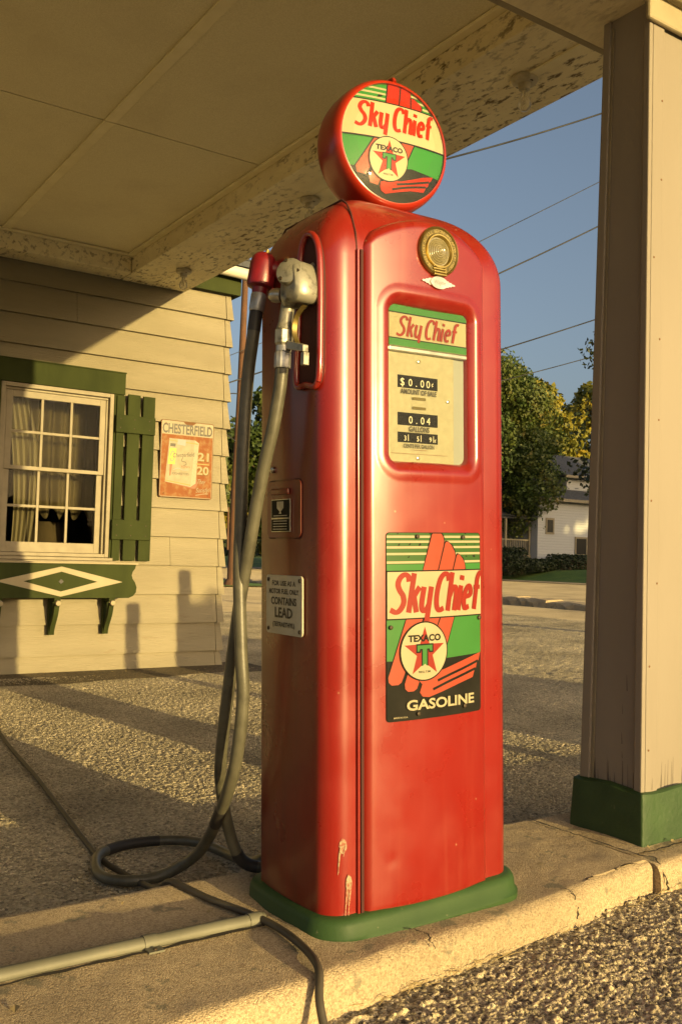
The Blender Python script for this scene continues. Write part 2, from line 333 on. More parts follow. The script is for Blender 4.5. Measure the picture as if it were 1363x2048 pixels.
M['room'] = mat('dim_room_wall', (0.075, 0.055, 0.03), (0.03, 0.022, 0.012), 2.5, rough=0.9)
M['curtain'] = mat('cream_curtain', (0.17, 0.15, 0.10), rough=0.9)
M['reflection_drape'] = mat('brown_reflection_cloth', (0.075, 0.06, 0.032), (0.05, 0.04, 0.02), 3, rough=0.9, c3=(0.12, 0.10, 0.055), scale3=5, amt3=0.6)
M['darkbox'] = mat('dark_wicker', (0.05, 0.04, 0.025), (0.09, 0.07, 0.04), 50, rough=0.8, bump=0.8, bscale=80)
M['porcelain'] = mat('porcelain_fixture', (0.5, 0.45, 0.33), (0.36, 0.31, 0.2), 20, rough=0.4)
M['pipe'] = mat('galvanised_conduit', (0.15, 0.148, 0.11), (0.11, 0.108, 0.08), 9, rough=0.6, metal=0.1, c3=(0.30, 0.16, 0.06), scale3=16, amt3=0.6, lo3=0.66, hi3=0.72)
M['white_pvc'] = mat('white_downpipe', (0.6, 0.56, 0.46), rough=0.5)
M['pole'] = mat('weathered_pole', (0.13, 0.06, 0.03), (0.09, 0.045, 0.025), 14, rough=0.9, stretch=(1, 1, 0.15), bump=0.6, bscale=30)
M['wire'] = mat('wire_black', (0.02, 0.02, 0.02), rough=0.6)
M['orange'] = mat('faded_orange_tin', (0.20, 0.06, 0.017), (0.24, 0.085, 0.025), 8, rough=0.6, spec=0.2, c3=(0.26, 0.17, 0.08), scale3=16, amt3=0.8, lo3=0.48, hi3=0.7)
M['tin_cream'] = mat('tin_cream', (0.27, 0.235, 0.15), (0.22, 0.18, 0.105), 14, rough=0.5)
M['rust'] = mat('rust_brown', (0.14, 0.06, 0.02), rough=0.8)
M['gold'] = mat('gold_print', (0.26, 0.18, 0.035), rough=0.45)
M['olive'] = mat('olive_print', (0.42, 0.36, 0.06), rough=0.5)
M['bluegrey'] = mat('bluegrey_print', (0.22, 0.25, 0.25), rough=0.5)
M['ink'] = mat('brown_black_ink', (0.045, 0.038, 0.025), rough=0.5)
M['shade_print'] = mat('umber_print', (0.22, 0.07, 0.02), rough=0.5)
M['concrete'] = gravel_mat('worn_concrete', [(0.30, 0.23, 0.145), (0.46, 0.36, 0.23), (0.55, 0.44, 0.285), (0.38, 0.29, 0.18)], 230, 0.7, 0.004, (0.7, 1.1), dr=0.15, patch=(0.16, 0.155, 0.11))
M['straw'] = mat('dry_straw', (0.30, 0.23, 0.11), rough=0.9)
M['crack'] = mat('crack_dirt', (0.035, 0.028, 0.02), rough=1.0)
M['asphalt_near'] = gravel_mat('coarse_chip_asphalt', [(0.06, 0.052, 0.04), (0.34, 0.28, 0.18), (0.62, 0.52, 0.34), (0.18, 0.15, 0.10), (0.75, 0.64, 0.44)], 105, 0.9, 0.008, (0.85, 1.1))
M['asphalt'] = gravel_mat('chip_asphalt', [(0.24, 0.205, 0.145), (0.50, 0.43, 0.29), (0.70, 0.60, 0.41), (0.36, 0.31, 0.21), (0.78, 0.68, 0.48)], 95, 1.0, 0.012, (0.6, 1.15))
M['asphalt_dark'] = gravel_mat('damp_asphalt', [(0.05, 0.042, 0.028), (0.10, 0.08, 0.05), (0.16, 0.12, 0.07)], 85, 0.8, 0.008, (0.6, 1.2))
M['road'] = mat('road_surface', (0.44, 0.36, 0.225), (0.34, 0.275, 0.17), 0.6, rough=0.9, bump=1.0, bscale=20, bdist=0.03, c3=(0.10, 0.08, 0.055), scale3=0.9, amt3=0.6)
M['grass'] = mat('lawn_grass', (0.045, 0.10, 0.018), (0.075, 0.14, 0.022), 1.2, rough=0.9, bump=1.0, bscale=9, bdist=0.1, c3=(0.14, 0.12, 0.04), scale3=0.5, amt3=0.4)
M['far_white'] = None
rough_diffuse(M['road']); rough_diffuse(M['grass'])
M['shingle'] = mat('grey_shingles', (0.055, 0.06, 0.07), (0.085, 0.09, 0.10), 5, rough=0.9, bump=0.8, bscale=12, bdist=0.03)
M['dark_pane'] = mat('dark_pane', (0.02, 0.022, 0.024), rough=0.1)
M['bark'] = mat('bark', (0.07, 0.05, 0.032), (0.045, 0.032, 0.02), 8, rough=0.95, stretch=(1, 1, 0.25), bump=0.8, bscale=12, bdist=0.03)
M['leaf_green'] = leaf_mat('leaves_green', [(0.024, 0.05, 0.010), (0.05, 0.085, 0.015), (0.085, 0.105, 0.018), (0.20, 0.12, 0.018)])
M['leaf_yellow'] = leaf_mat('leaves_yellow_green', [(0.07, 0.085, 0.012), (0.16, 0.16, 0.02), (0.30, 0.24, 0.025), (0.34, 0.2, 0.02)])
M['leaf_dark'] = leaf_mat('leaves_dark', [(0.012, 0.022, 0.008), (0.025, 0.04, 0.012), (0.045, 0.055, 0.015)], 0.12)
def clapboard():
    m = bpy.data.materials.new('far_white_clapboard'); m.use_nodes = True
    N, L = nodes_of(m); p = N['Principled BSDF']; p.inputs['Roughness'].default_value = 0.7; p.inputs['Base Color'].default_value = (0.40, 0.41, 0.41, 1)
    tc = N.new('ShaderNodeTexCoord'); sx = N.new('ShaderNodeSeparateXYZ'); L.new(tc.outputs['Object'], sx.inputs[0])
    a = N.new('ShaderNodeMath'); a.operation = 'MULTIPLY'; a.inputs[1].default_value = 1 / 0.16; L.new(sx.outputs['Z'], a.inputs[0])
    b = N.new('ShaderNodeMath'); b.operation = 'FRACT'; L.new(a.outputs[0], b.inputs[0])
    c = N.new('ShaderNodeMath'); c.operation = 'MULTIPLY'; c.inputs[1].default_value = -1; L.new(b.outputs[0], c.inputs[0])
    bp = N.new('ShaderNodeBump'); bp.inputs['Distance'].default_value = 0.05; bp.inputs['Strength'].default_value = 1; L.new(c.outputs[0], bp.inputs['Height'])
    L.new(bp.outputs[0], p.inputs['Normal']); return m
M['far_white'] = clapboard()

# ------------------------------------------------------------------ flat print builder
_txt = {}
def text_mesh(s, bold=0.0):
    k = (s, bold)
    if k not in _txt:
        cu = bpy.data.curves.new('t', 'FONT'); cu.body = s; cu.size = 1.0; cu.offset = bold; cu.resolution_u = 3; cu.fill_mode = 'FRONT'
        ob = bpy.data.objects.new('t', cu)
        me = bpy.data.meshes.new_from_object(ob)
        vs_ = [(v.co.x, v.co.y) for v in me.vertices]; fs = [tuple(p.vertices) for p in me.polygons]
        bpy.data.objects.remove(ob); bpy.data.curves.remove(cu); bpy.data.meshes.remove(me)
        _txt[k] = (vs_, fs)
    return _txt[k]

def clip_poly(pts, clip):
    out = list(pts); n = len(clip)
    for i in range(n):
        ax, ay = clip[i]; bx, by = clip[(i + 1) % n]
        inp = out; out = []
        if not inp: break
        side = lambda p: (bx - ax) * (p[1] - ay) - (by - ay) * (p[0] - ax)
        for j in range(len(inp)):
            p, q = inp[j], inp[(j + 1) % len(inp)]
            sp, sq = side(p), side(q)
            if sp >= 0: out.append(p)
            if (sp >= 0) != (sq >= 0):
                t = sp / (sp - sq); out.append((p[0] + (q[0] - p[0]) * t, p[1] + (q[1] - p[1]) * t))
    return out

class Print:
    """flat enamel / ink shapes; each layer lies a fraction of a millimetre over the last"""
    def __init__(s, to3d, step=0.00012, clip=None): s.to = to3d; s.mb = MB(); s.L = 1; s.step = step; s.clip = clip; s.mats = []
    def mi(s, m):
        if m not in s.mats: s.mats.append(m)
        return s.mats.index(m)
    def poly(s, pts, m, layer=None):
        if s.clip: pts = clip_poly(pts, s.clip)
        if len(pts) < 3: return s
        if layer is None: s.L += 1; layer = s.L
        tri = tessellate_polygon([[Vector((p[0], p[1], 0)) for p in pts]])
        s.mb.add([s.to(p[0], p[1], layer * s.step) for p in pts], [tuple(t) for t in tri], s.mi(m)); return s
    def rect(s, x0, y0, x1, y1, m): return s.poly([(x0, y0), (x1, y0), (x1, y1), (x0, y1)], m)
    def disc(s, cx, cy, r, m, n=40, ry=None): return s.poly([(cx + r * math.cos(2 * math.pi * i / n), cy + (ry or r) * math.sin(2 * math.pi * i / n)) for i in range(n)], m)
    def ribbon(s, pts, w, m, taper=None, n=6, smooth=True, horiz=1.0):
        P = catmull([(p[0], p[1], 0) for p in pts], n) if smooth and len(pts) > 2 else [Vector((p[0], p[1], 0)) for p in pts]
        s.L += 1; Lf, Rt = [], []
        for i, p in enumerate(P):
            t = (P[min(i + 1, len(P) - 1)] - P[max(i - 1, 0)]).normalized()
            ww = w / 2 * (horiz + (1 - horiz) * abs(t.y))
            if taper: ww *= taper[0] + (taper[1] - taper[0]) * i / (len(P) - 1)
            nx, ny = -t.y * ww, t.x * ww
            Lf.append((p.x + nx, p.y + ny)); Rt.append((p.x - nx, p.y - ny))
        for i in range(len(P) - 1):
            s.poly([Lf[i], Lf[i + 1], Rt[i + 1], Rt[i]], m, s.L)
        return s
    def text(s, st, x, y, h, m, w=None, bold=0.0, shear=0.0, align='c', rot=0.0):
        """x,y: centre (or left) of baseline, h: cap height, w: fit width"""
        vs_, fs = text_mesh(st, bold)
        if not vs_: return s
        xs = [v[0] for v in vs_]; mn, mx = min(xs), max(xs); cap = 0.70
        sy = h / cap; sx = sy if w is None else w / (mx - mn)
        off = -mn if align == 'l' else -(mn + mx) / 2
        s.L += 1; out = []
        cr, sr = math.cos(rot), math.sin(rot)
        for vx, vy in vs_:
            px, py = (vx + off) * sx + vy * sy * shear, vy * sy
            out.append(s.to(x + px * cr - py * sr, y + px * sr + py * cr, s.L * s.step))
        s.mb.add(out, fs, s.mi(m)); return s
    def build(s, name, parent): return s.mb.build(name, s.mats, parent, normals=False)

class CurvedPrint(Print):
    """as Print, but every shape is cut finely so that it follows the bulge of the glass"""
    cut = .032
    def poly(s, pts, m, layer=None):
        if s.clip: pts = clip_poly(pts, s.clip)
        if len(pts) < 3: return s
        if layer is None: s.L += 1; layer = s.L
        bm = bmesh.new(); vv = [bm.verts.new((p[0], p[1], 0)) for p in pts]
        try: fc = bm.faces.new(vv)
        except ValueError: bm.free(); return s
        bmesh.ops.triangulate(bm, faces=[fc])
        step = s.cut
        for ax_ in (0, 1):
            lo = min(p[ax_] for p in pts); hi = max(p[ax_] for p in pts)
            k = math.ceil(lo / step)
            while k * step < hi:
                co = [0, 0, 0]; co[ax_] = k * step; no = [0, 0, 0]; no[ax_] = 1
                bmesh.ops.bisect_plane(bm, geom=bm.verts[:] + bm.edges[:] + bm.faces[:], plane_co=co, plane_no=no); k += 1
        bm.verts.index_update()
        s.mb.add([s.to(v.co.x, v.co.y, layer * s.step) for v in bm.verts], [tuple(v.index for v in f.verts) for f in bm.faces], s.mi(m)); bm.free(); return s
SKY_GLYPHS = {
    'S': (0.62, [[(.56, .80), (.50, .93), (.34, .985), (.18, .90), (.13, .74), (.24, .58), (.40, .44), (.47, .26), (.38, .09), (.22, .02), (-.02, .09)]]),
    'k': (0.44, [[(.05, 0), (.05, 1.02)], [(.08, .30), (.36, .66)], [(.17, .42), (.37, 0)]]),
    'y': (0.46, [[(.05, .66), (.05, .22), (.12, .05), (.26, .05), (.36, .18)], [(.37, .66), (.37, -.24)]]),
    'C': (0.56, [[(.55, .80), (.46, .95), (.30, .98), (.14, .84), (.07, .5), (.12, .17), (.26, .03), (.46, .08)]]),
    'h': (0.46, [[(.05, 0), (.05, 1.02)], [(.07, .40), (.16, .60), (.29, .62), (.36, .48), (.36, 0)]]),
    'i': (0.17, [[(.05, 0), (.05, .66)], [(.05, .80), (.05, .93)]]),
    'e': (0.43, [[(.07, .34), (.33, .40), (.34, .54), (.22, .64), (.08, .50), (.05, .26), (.14, .05), (.34, .09)]]),
    'f': (0.36, [[(.40, .95), (.28, .99), (.18, .90), (.15, .72), (.15, 0)], [(0, .60), (.34, .60)]]),
    ' ': (0.10, []),
}
def sky_chief(P, x0, y0, h, w, m, shear=0.24, stroke=0.155, gap=0.07, space=0.10):
    adv = 0; items = []
    for ch in 'Sky Chief':
        a, st = SKY_GLYPHS[ch]; a = space if ch == ' ' else a
        items.append((adv, st)); adv += a + gap
    sx = w / (adv - gap + shear * 0.6)
    for off, st in items:
        for path in st:
            pts = [((off + px + shear * py) * sx + x0, py * h + y0) for px, py in path]
            P.ribbon(pts, stroke * (sx + h) * 0.5, m, horiz=0.72, smooth=len(path) > 2)

def star(cx, cy, R, r, rot=0):
    return [(cx + (R if i % 2 == 0 else r) * math.sin(math.pi * i / 5 + rot), cy + (R if i % 2 == 0 else r) * math.cos(math.pi * i / 5 + rot)) for i in range(10)]

def wings(P, X, Y, salmon, ink, bw):
    """the stylised wing of the enamel sign in unit coordinates; X,Y map to print units (v runs down)"""
    def pl(pts, m): P.poly([(X(u), Y(v)) for u, v in pts], m)
    def rb(pts, w, m, **k): P.ribbon([(X(u), Y(v)) for u, v in pts], w, m, **k)
    return pl, rb

# ================================================================== GROUND
GZ = -0.13
g = MB(); g.add([(-700, -700, GZ - 0.012), (700, -700, GZ - 0.012), (700, 700, GZ - 0.012), (-700, 700, GZ - 0.012)], [(0, 1, 2, 3)])
tag(g.build('ground', M['road']), kind='structure')
g = MB(); g.add([(-14, 2.3, GZ), (13, 2.3, GZ), (13, 13, GZ), (-14, 13, GZ)], [(0, 1, 2, 3)])
tag(g.build('asphalt_apron', M['asphalt']), kind='structure')
g = MB(); n = 60
xs = [-3 + 7.4 * i / n for i in range(n + 1)]
g.add([(x, 7.37 + 0.06 * math.sin(x * 2.1) + 0.03 * math.sin(x * 7.3) + (x - 2) * 0.03, GZ + 0.010) for x in xs] + [(x, 8.2, GZ + 0.010) for x in xs],
      [(i, i + 1, n + 2 + i, n + 1 + i) for i in range(n)])
tag(g.build('asphalt_patch', M['asphalt_dark']), kind='structure')

def vnoise(shape, cell, rng):
    h, w = shape; gh, gw = int(h / cell) + 3, int(w / cell) + 3
    G = rng.random((gh, gw)); y = np.arange(h) / cell; x = np.arange(w) / cell
    yi = y.astype(int); xi = x.astype(int); fy = (y - yi)[:, None]; fx = (x - xi)[None]
    fy = fy * fy * (3 - 2 * fy); fx = fx * fx * (3 - 2 * fx)
    a = G[yi][:, xi]; b = G[yi][:, xi + 1]; c = G[yi + 1][:, xi]; d = G[yi + 1][:, xi + 1]
    return (a * (1 - fx) + b * fx) * (1 - fy) + (c * (1 - fx) + d * fx) * fy

def kerb_y(x): return 1.735 + (x - 1.05) * 0.1025          # front edge of the pump island

def grid_mesh(name, X, Y, Z, material, smooth=True):
    h, w = X.shape; nv = h * w
    me = bpy.data.meshes.new(name); me.vertices.add(nv)
    me.vertices.foreach_set('co', np.stack([X, Y, Z], -1).astype(np.float32).ravel())
    i = np.arange(nv).reshape(h, w)
    q = np.stack([i[:-1, :-1], i[:-1, 1:], i[1:, 1:], i[1:, :-1]], -1).reshape(-1, 4)
    nf = len(q); me.loops.add(nf * 4); me.polygons.add(nf)
    me.loops.foreach_set('vertex_index', q.ravel().astype(np.int32))
    me.polygons.foreach_set('loop_start', (np.arange(nf) * 4).astype(np.int32))
    me.polygons.foreach_set('loop_total', np.full(nf, 4, np.int32))
    me.polygons.foreach_set('use_smooth', np.full(nf, smooth, bool))
    me.materials.append(material); me.update(); me.validate()
    return link_mesh(name, me)

# coarse chip asphalt of the forecourt in front of the island: real relief
nx, ny = 620, 470
u = np.linspace(0, 1, nx)[None].repeat(ny, 0); v = np.linspace(0, 1, ny)[:, None].repeat(nx, 1)
X = 0.55 + u * 2.75
Yk = kerb_y(X) + 0.02
Y = 0.35 + v * (Yk - 0.35)
rg = np.random.default_rng(3)
hgt = np.maximum(vnoise((ny, nx), 2.6, rg), vnoise((ny, nx), 3.4, rg)) * 0.0075 + rg.random((ny, nx)) * 0.0025 + np.clip(vnoise((ny, nx), 5.5, rg) - .74, 0, 1) * .035 + vnoise((ny, nx), 60, rg) * 0.012
edge = np.minimum(1, np.minimum.reduce([u, 1 - u, v]) * 14)
Z = GZ - 0.008 + (0.036 * v ** 2 + hgt) * edge
tag(grid_mesh('asphalt_forecourt', X, Y, Z, M['asphalt_near']), kind='structure')
g = MB(); g.add([(-14, -14, GZ - 0.006), (14, -14, GZ - 0.006), (14, 2.35, GZ - 0.006), (-14, 2.35, GZ - 0.006)], [(0, 1, 2, 3)])
tag(g.build('asphalt_driveway', M['asphalt_near']), kind='structure')

# the same relief on the apron behind the island, finer close by
def chip_field(name, x0, x1, y0, y1, nx, ny, pw, amp, cell, m, seed, hole=None):
    rg = np.random.default_rng(seed)
    u = np.linspace(0, 1, nx); v = np.linspace(0, 1, ny)
    X = x0 + (x1 - x0) * u[None].repeat(ny, 0); Y = y0 + (y1 - y0) * (v ** pw)[:, None].repeat(nx, 1)
    h = np.maximum(vnoise((ny, nx), cell, rg), vnoise((ny, nx), cell * 1.2, rg)) * amp + rg.random((ny, nx)) * amp * .38 + (vnoise((ny, nx), 90, rg) - .5) * .010
    e = np.minimum(1, np.minimum.reduce([u[None].repeat(ny, 0), 1 - u[None].repeat(ny, 0), 1 - v[:, None].repeat(nx, 1)]) * 30)
    tag(grid_mesh(name, X, Y, GZ - .004 + (h + .004) * e, m), kind='structure')
chip_field('asphalt_apron_chips', .2, 4.5, 2.44, 7.95, 660, 640, 1.25, .0092, 1.5, M['asphalt'], 51)
chip_field('asphalt_yard_chips', 4.45, 13.5, 2.6, 15.5, 430, 500, 1.15, .013, 1.4, M['asphalt'], 52)

# pump island: two concrete slabs with a joint beside the pillar
def slab(x0, x1, ztop, seed, parent):
    rg = np.random.default_rng(seed); nxx = int((x1 - x0) / 0.012); R = 0.035
    prof = [(0.0, -0.22), (0.0, -0.12), (0.002, -0.08)]
    for k in range(9):
        a = math.pi / 2 * k / 8; prof.append((0.006 + R * (1 - math.cos(a)), -R + R * math.sin(a)))
    NY = 46; npf = len(prof)
    Xg = np.linspace(x0, x1, nxx)[None].repeat(npf + NY + 3, 0)
    ky = kerb_y(Xg[0]); back = 2.465
    Yg = np.zeros_like(Xg); Zg = np.zeros_like(Xg)
    for k, (o, z) in enumerate(prof): Yg[k] = ky + o; Zg[k] = ztop + z
    for k in range(NY):
        t = (k + 1) / NY; Yg[npf + k] = (ky + 0.006 + R) * (1 - t) + (back - 0.012) * t; Zg[npf + k] = ztop
    Yg[-3] = back - 0.003; Zg[-3] = ztop - 0.004; Yg[-2] = back; Zg[-2] = ztop - 0.02; Yg[-1] = back; Zg[-1] = ztop - 0.22
    n1 = vnoise(Xg.shape, 9, rg) - 0.5; n2 = vnoise(Xg.shape, 3, rg) - 0.5; n3 = vnoise(Xg.shape, 22, rg)
    Zg += n1 * 0.005 + n2 * 0.002
    chip = np.clip(n3 - 0.66, 0, 1) * 0.10
    Yg[:npf] += (n1 * 0.012 + n2 * 0.007 + chip)[:npf]
    o = grid_mesh('concrete_slab', Xg, Yg, Zg, M['concrete'])
    e = MB()
    for xi in (0, -1): e.add([(Xg[k, xi], Yg[k, xi], Zg[k, xi]) for k in range(Xg.shape[0])], [tuple(range(Xg.shape[0]))])
    o2 = e.build('slab_end', M['concrete'], parent)
    o.parent = parent
    return o
isl = empty('pump_island', (0, 0, 0)); tag(isl, kind='structure')
s1 = slab(-2.5, 2.488, 0.0, 5, isl); s2 = slab(2.497, 5.2, -0.004, 6, isl)
def crack(pts, w, par):
    mb = MB(); P = catmull(pts, 7); rr = random.Random(len(pts))
    L_, R_ = [], []
    for i, p in enumerate(P):
        t = (P[min(i + 1, len(P) - 1)] - P[max(i - 1, 0)]); t.z = 0; t.normalize()
        nrm = Vector((-t.y, t.x, 0)); ww = w * (0.5 + rr.random()); j = nrm * (rr.random() - .5) * 0.008
        L_.append(p + j + nrm * ww); R_.append(p + j - nrm * ww)
    k = len(P); mb.add(L_ + R_, [(i, i + 1, k + i + 1, k + i) for i in range(k - 1)])
    return mb.build('crack', M['crack'], par, normals=False)
crack([(1.47, 1.90, .0045), (1.50, 1.87, .0045), (1.515, 1.83, .0045), (1.50, 1.79, .003), (1.505, 1.775, -.012)], 0.0022, isl)
crack([(2.05, 1.885, .004), (2.07, 1.862, .001), (2.075, 1.846, -.03), (2.07, 1.838, -.07)], 0.002, isl)
crack([(2.50, 2.46, .0035), (2.495, 2.3, .004), (2.50, 2.15, .004), (2.505, 1.97, .004), (2.53, 1.94, .003), (2.515, 1.905, -.012), (2.52, 1.882, -.05), (2.515, 1.875, -.08)], 0.004, isl)
crack([(2.51, 1.99, .003), (2.62, 1.985, .003), (2.8, 2.0, .003), (3.1, 1.99, .003)], 0.0035, isl)
crack([(0.35, 2.062, .004), (0.62, 2.066, .004), (0.9, 2.07, .004), (1.2, 2.072, .004)], 0.006, isl)

rr = random.Random(77); mb = MB()
for i in range(36):
    x = rr.choice((rr.uniform(1.2, 1.75), rr.uniform(1.45, 1.72), rr.uniform(1.9, 2.9))); y0 = kerb_y(x) - rr.uniform(.002, .03); a = rr.uniform(-.5, .5) + (3.14 if rr.random() < .5 else 0); l = rr.uniform(.02, .075); z = -.086
    c, sn = math.cos(a) * l, math.sin(a) * l * .45
    p = [Vector((x, y0, z + rr.uniform(0, .006))), Vector((x + c * .5, y0 + sn * .5, z + rr.uniform(.004, .014))), Vector((x + c, y0 + sn, z + rr.uniform(0, .012)))]
    mb.tube(catmull(p, 3), .0009, 4)
tag(mb.build('dry_grass', M['straw']), 'dry straw wisps lying along the foot of the island kerb', 'grass', kind='stuff')

mb = MB(); rr = random.Random(123)
for i in range(95):
    q = rr.random()
    if q < .5: x, y0, z = rr.uniform(.6, 4.0), rr.uniform(7.3, 7.98), GZ + .016
    elif q < .75: x, y0, z = rr.uniform(.7, 4.2), rr.uniform(2.6, 7), GZ + .02
    elif q < .88: x, y0, z = rr.uniform(2.5, 3.2), rr.uniform(1.93, 2.02), .004
    else: x, y0, z = rr.uniform(.4, 2.4), rr.uniform(1.83, 2.4), .004
    if (x - 1.6) ** 2 + (y0 - 2.13) ** 2 < .16 and z > 0: continue
    a = rr.uniform(0, 6.28); l = rr.uniform(.006, .016); c, sn = math.cos(a) * l, math.sin(a) * l
    mb.add([(x - c, y0 - sn, z), (x + sn * .6, y0 - c * .6, z + rr.uniform(0, .006)), (x + c, y0 + sn, z + rr.uniform(.001, .008)), (x - sn * .6, y0 + c * .6, z + rr.uniform(0, .006))], [(0, 1, 2), (0, 2, 3)])
tag(mb.build('leaf_litter', M['straw'], normals=False), 'tiny dry leaf scraps scattered over asphalt and island', 'leaves', kind='stuff')

# ================================================================== FILLING STATION HOUSE
YW = 8.06
house = empty('filling_station_house', (2.0, 8.1, GZ))
house_m = Matrix.Translation((2.0, 8.1, GZ)).inverted()
def inhouse(mb):
    mb.v = [tuple(house_m @ Vector(p)) for p in mb.v]; return mb
tag(house, 'cream clapboard filling station house with green window trim under the canopy', 'house')
WX0, WX1, WZ0, WZ1 = 1.985, 2.953, 0.862, 2.306
def hpart(mb, name, m, parent=None, **k): return inhouse(mb).build(name, m, parent or house, **k)
w = MB()
w.box((-2.6, 8.07, GZ - .1), (WX0, 8.17, 3.7)); w.box((WX1, 8.07, GZ - .1), (4.08, 8.17, 3.7))
w.box((WX0, 8.07, GZ - .1), (WX1, 8.17, WZ0)); w.box((WX0, 8.07, WZ1), (WX1, 8.17, 3.7))
w.box((3.98, 8.17, GZ - .1), (4.08, 14, 3.7)); w.box((-2.6, 13.9, GZ - .1), (3.98, 14, 3.7)); w.box((-2.6, 8.17, GZ - .1), (-2.5, 13.9, 3.7))
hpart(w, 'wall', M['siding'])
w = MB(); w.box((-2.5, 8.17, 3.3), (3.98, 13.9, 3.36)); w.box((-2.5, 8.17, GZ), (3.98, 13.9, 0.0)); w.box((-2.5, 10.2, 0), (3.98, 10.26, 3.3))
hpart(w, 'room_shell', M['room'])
w = MB(); w.box((-2.9, 7.9, 3.66), (4.25, 14.3, 3.72)); w.v[0:0] = []
w.hexa([(-2.9, 7.9, 3.725), (4.25, 7.9, 3.725), (4.25, 14.3, 3.725), (-2.9, 14.3, 3.725), (-2.9, 10.6, 5.1), (4.25, 10.6, 5.1), (4.25, 11.4, 5.1), (-2.9, 11.4, 5.1)])
hpart(w, 'roof', M['shingle'])
w = MB(); w.box((3.603, 7.98, 3.395), (4.16, 8.03, 3.655)); w.box((4.12, 8.03, 3.395), (4.16, 14.2, 3.655))
hpart(w, 'fascia', M['greenwood'])
# siding boards, each with its lapped lower edge; stepped corner caps
EX = 0.262; k0 = 0.018
rows = [(-0.128, k0)] + [(k0 + EX * i, k0 + EX * (i + 1)) for i in range(14)]
rb = random.Random(4)
for zi, (z0, z1) in enumerate(rows):
    if z0 > 3.45: continue
    zt = min(z1 + 0.012, 3.66)
    segs = [(-2.6, 4.035)]
    if z1 > WZ0 + 0.02 and z0 < WZ1 - 0.02: segs = [(-2.6, WX0 - 0.002), (WX1 + 0.002, 4.035)]
    cut = {12: 2.60, 2: 1.3, 5: 0.9, 14: 1.5, 4: 3.55, 8: 3.42}.get(zi)
    out = []
    for a, b in segs:
        if cut and a < cut < b: out += [(a, cut - 0.0015), (cut + 0.0015, b)]
        else: out.append((a, b))
    for a, b in out:
        dy = rb.uniform(-0.002, 0.002); dz = rb.uniform(-0.0015, 0.0015)
        mb = MB()
        y_b, y_t = YW - 0.036 + dy, YW + 0.004 + dy
        mb.hexa([(a, y_b, z0 + dz), (b, y_b, z0 + dz), (b, 8.069, z0 + dz), (a, 8.069, z0 + dz), (a, y_t, zt), (b, y_t, zt), (b, 8.069, zt), (a, 8.069, zt)])
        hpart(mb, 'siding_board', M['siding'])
    mb = MB(); j = rb.uniform(-0.006, 0.006)
    xa = 4.0385 + j * .2
    mb.hexa([(xa, YW - 0.042, z0 - .004), (4.112 + j, YW - 0.042, z0 - .004), (4.112 + j, 8.20, z0 - .004), (xa, 8.069, z0 - .004),
             (xa, YW - 0.002, zt - .014), (4.088, YW - 0.002, zt - .014), (4.088, 8.20, zt - .014), (xa, 8.069, zt - .014)])
    hpart(mb, 'siding_corner', M['siding'])
    mb = MB(); mb.hexa([(4.081, 8.205, z0), (4.108, 8.205, z0), (4.108, 14, z0), (4.081, 14, z0), (4.081, 8.205, zt - .014), (4.085, 8.205, zt - .014), (4.085, 14, zt - .014), (4.081, 14, zt - .014)])
    hpart(mb, 'siding_board', M['siding'])

# window: frame, two six-light sashes, each pane its own piece
wf = MB()
for (a, b) in (((WX0, 8.005, WZ0), (WX0 + .035, 8.12, WZ1)), ((WX1 - .035, 8.005, WZ0), (WX1, 8.12, WZ1)),
               ((WX0 + .035, 8.005, WZ1 - .035), (WX1 - .035, 8.12, WZ1)), ((WX0 + .035, 8.005, WZ0), (WX1 - .035, 8.12, WZ0 + .03))): wf.box(a, b)
wf.box((WX0 + .035, 8.045, WZ1 - .055), (WX1 - .035, 8.12, WZ1 - .0355)); wf.box((WX1 - .055, 8.045, WZ0 + .0305), (WX1 - .0355, 8.12, WZ1 - .056))
wf.box((WX0 + .0355, 8.045, WZ0 + .0305), (WX0 + .055, 8.12, WZ1 - .056))
window = hpart(wf, 'window', M['sash'], bevel=0.003)
wf = MB(); wf.box((WX0 - .05, 7.955, WZ0 - .062), (WX1 + .05, 8.06, WZ0 - .032)); wf.box((WX0 - .03, 7.975, WZ0 - .03), (WX1 + .03, 8.06, WZ0 - .003))
hpart(wf, 'window_sill', M['sash'], window, bevel=0.004)
def sash(z0, z1, y, bot, top):
    x0, x1 = WX0 + .057, WX1 - .057; st = 0.05; d = 0.03
    s_ = MB(); s_.box((x0, y, z0), (x0 + st, y + d, z1)); s_.box((x1 - st, y, z0), (x1, y + d, z1))
    s_.box((x0 + st, y, z0), (x1 - st, y + d, z0 + bot)); s_.box((x0 + st, y, z1 - top), (x1 - st, y + d, z1))
    cw = (x1 - x0 - 2 * st); gz0, gz1 = z0 + bot, z1 - top
    for i in (1, 2): xx = x0 + st + cw * i / 3; s_.box((xx - .011, y + .003, gz0), (xx + .011, y + d - .002, gz1))
    zz = (gz0 + gz1) / 2
    for i in range(3):
        a = x0 + st + cw * i / 3 + (.0115 if i else 0); b = x0 + st + cw * (i + 1) / 3 - (.0115 if i < 2 else 0)
        s_.box((a, y + .003, zz - .011), (b, y + d - .002, zz + .011))
    so = hpart(s_, 'sash', M['sash'], window, bevel=0.002)
    for i in range(3):
        for r in range(2):
            a = x0 + st + cw * i / 3; b = a + cw / 3; c = gz0 if r == 0 else zz; e = zz if r == 0 else gz1
            p_ = MB(); tw = rb.uniform(-.0015, .0015)
            p_.add([(a + .002, y + .015 + tw, c + .002), (b - .002, y + .015 - tw, c + .002), (b - .002, y + .016 - tw, e - .002), (a + .002, y + .016 + tw, e - .002)], [(0, 1, 2, 3)])
            hpart(p_, 'pane', M['glass'], window)
